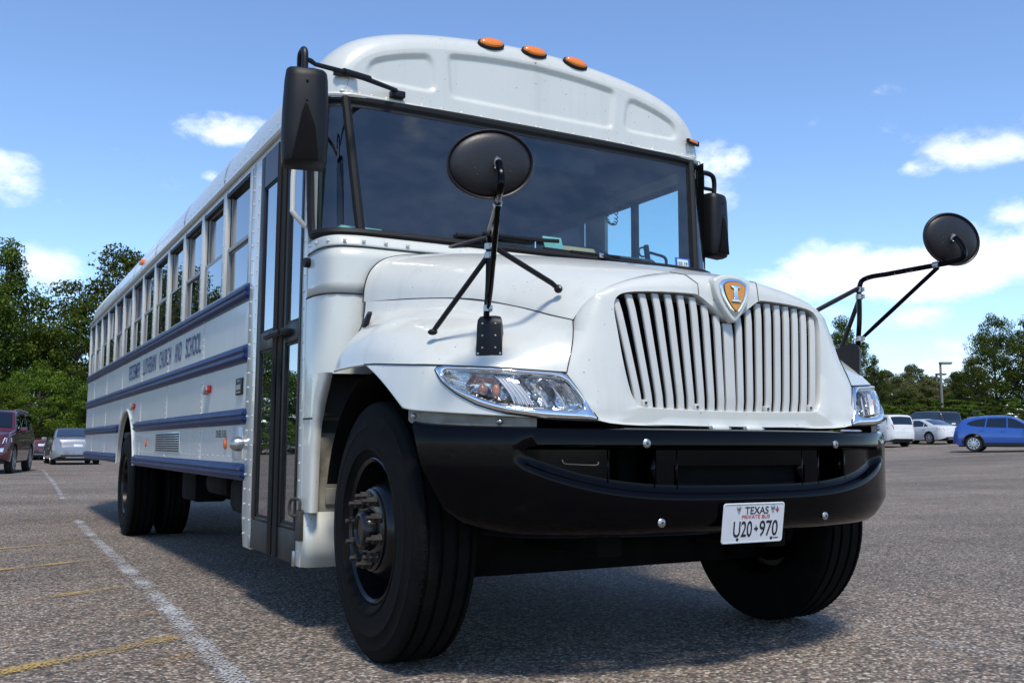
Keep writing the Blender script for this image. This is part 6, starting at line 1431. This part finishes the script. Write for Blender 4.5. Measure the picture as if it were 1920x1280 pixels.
BIG = dict(L=4.85,W=1.92,wb=2.79,rw=.39,sill=.34,tum=.22,
   top=[(-2.42,.72),(-2.40,1.12),(-2.34,1.25),(-2.16,1.66),(-2.05,1.80),(-1.0,1.84),(0,1.83),(.45,1.79),(.62,1.72),(1.10,1.26),(1.16,1.22),(1.9,1.16),(2.25,1.06),(2.38,.92),(2.42,.66)],
   sh=[(-2.42,.70),(-2.3,1.18),(0,1.16),(1.1,1.14),(2.0,1.06),(2.42,.64)],
   glass=[[(.92,1.20),(.50,1.62),(.30,1.68),(.08,1.69),(.08,1.19)],[(.02,1.19),(.02,1.70),(-.86,1.71),(-.86,1.20)],[(-.95,1.21),(-.95,1.71),(-1.95,1.68),(-2.02,1.60),(-2.08,1.23)]],
   handles=[(-.20,.0,1.06),(-1.08,-.88,1.07)], doors=[.92,.05,-.90], mir=(.76,1.16), tail=[[(-2.38,1.0),(-2.12,1.02),(-2.10,1.26),(-2.30,1.26)]], head=[[(2.28,.84),(1.95,.88),(1.92,1.0),(2.2,1.0)]],
   ws=(1.08,.60), rs=(-2.34,-2.14), rails=(-1.9,.3), spokes=6,
   faces=[('tailgate_glass','car_glass',rect(-.66,.66,1.26,1.62),'r',.014),plate_f(.98),('tail_light','car_tail',rect(-.86,-.66,1.0,1.20),'r',.012),('tail_light','car_tail',rect(.66,.86,1.0,1.20),'r',.012),('rear_bumper','car_trim',rect(-.8,.8,.42,.52),'r',.02),
          ('front_grille','car_trim',rect(-.46,.46,.78,.98),'f',.015),('grille_bar','car_chrome',rect(-.48,.48,.90,.935),'f',.025),('grille_bar','car_chrome',rect(-.48,.48,.82,.85),'f',.025),
          ('headlight','car_lamp',rect(-.86,-.50,.84,1.0),'f',.015),('headlight','car_lamp',rect(.50,.86,.84,1.0),'f',.015),('front_bumper','car_trim',rect(-.82,.82,.38,.54),'f',.02),('fog_lamp','car_lamp',[(.62,.60),(.80,.60),(.82,.72),(.60,.70)],'f',.02),('fog_lamp','car_lamp',[(-.62,.60),(-.80,.60),(-.82,.72),(-.60,.70)],'f',.02),('skid_plate','car_alloy',rect(-.4,.4,.36,.42),'f',.03)])
SEDAN = dict(L=4.85,W=1.84,wb=2.80,rw=.335,sill=.22,tum=.42,
   top=[(-2.42,.60),(-2.38,.92),(-2.30,1.02),(-2.0,1.05),(-1.72,1.08),(-.85,1.40),(-.5,1.455),(.1,1.47),(.45,1.42),(1.22,1.02),(1.30,.99),(1.9,.90),(2.2,.78),(2.38,.66),(2.42,.52)],
   sh=[(-2.42,.58),(-2.25,.95),(-1,.97),(0,.93),(1.2,.90),(2,.80),(2.42,.50)],
   glass=[[(.92,.97),(.40,1.30),(.18,1.38),(.02,1.39),(.02,.97)],[(-.05,.98),(-.05,1.39),(-.5,1.38),(-.92,1.25),(-.92,1.0)],[(-.98,1.0),(-.98,1.22),(-1.22,1.10),(-1.30,1.03)]],
   handles=[(-.25,-.07,.86),(-1.15,-.97,.88)], doors=[.92,-.02,-.95], mir=(.72,.95), tail=[[(-2.38,.74),(-2.05,.80),(-2.02,.92),(-2.30,.93)]], head=[[(2.25,.62),(1.85,.72),(1.80,.80),(2.15,.74)]],
   ws=(1.18,.42), rs=(-1.66,-.82), spokes=7,
   faces=[plate_f(.70),('tail_light','car_tail',[(.42,.80),(.84,.76),(.84,.92),(.50,.90)],'r',.012),('tail_light','car_tail',[(-.42,.80),(-.84,.76),(-.84,.92),(-.50,.90)],'r',.012),('rear_valance','car_trim',rect(-.62,.62,.28,.40),'r',.02),('exhaust_trim','car_chrome',rect(-.45,.45,.275,.30),'r',.035),('boot_lip','car_trim',rect(-.75,.75,.975,.985),'r',.012),
          ('front_grille','car_trim',rect(-.5,.5,.40,.62),'f',.02)])
WHITE4R = dict(BIG); 
def carloc(px, depth):
    lat = (px-960)/1801.3*depth; p = V((CAM.x,CAM.y,0))+FWH*depth+RTH*lat; return V((p.x,p.y,ground_z(p.x,p.y)))
GL, GR = 'cars at the left end of the car park', 'cars on the right side of the car park'
def hd(f, r_): return (FWH*f+RTH*r_).normalized()
make_car('parked_suv', carloc(-16,28.5), hd(-.95,.31), 'dark red SUV facing the viewer, cut by the left edge', BIG, 'car_red', GL)
make_car('parked_sedan', carloc(140,40.5), hd(.86,-.50), 'silver sedan seen from behind beside the rear of the bus', SEDAN, 'car_silver', GL)
make_car('parked_sedan', carloc(66,50), hd(.80,-.6), 'maroon sedan mostly hidden between the red SUV and silver sedan', SEDAN, 'car_maroon', GL)
make_car('parked_suv', carloc(1640,57), hd(.95,-.31), 'white SUV with its tailgate towards the viewer, next to the bumper end', BIG, 'car_white', GR)
make_car('parked_sedan', carloc(1727,59), hd(.93,-.37), 'white sedan seen from its rear left corner between white SUV and blue car', SEDAN, 'car_white', GR)
make_car('parked_suv', carloc(1736,64), hd(.95,-.31), 'black SUV standing behind the white sedan', BIG, 'car_black', GR)
make_car('parked_suv', carloc(1800,76), hd(.95,-.31), 'dark SUV showing only its roof between black SUV and blue car', SUV, 'car_black', GR)
make_car('passing_suv', carloc(1886,45), hd(-.55,.83), 'bright blue SUV seen side on near the right edge', SUV, 'car_blue', GR)
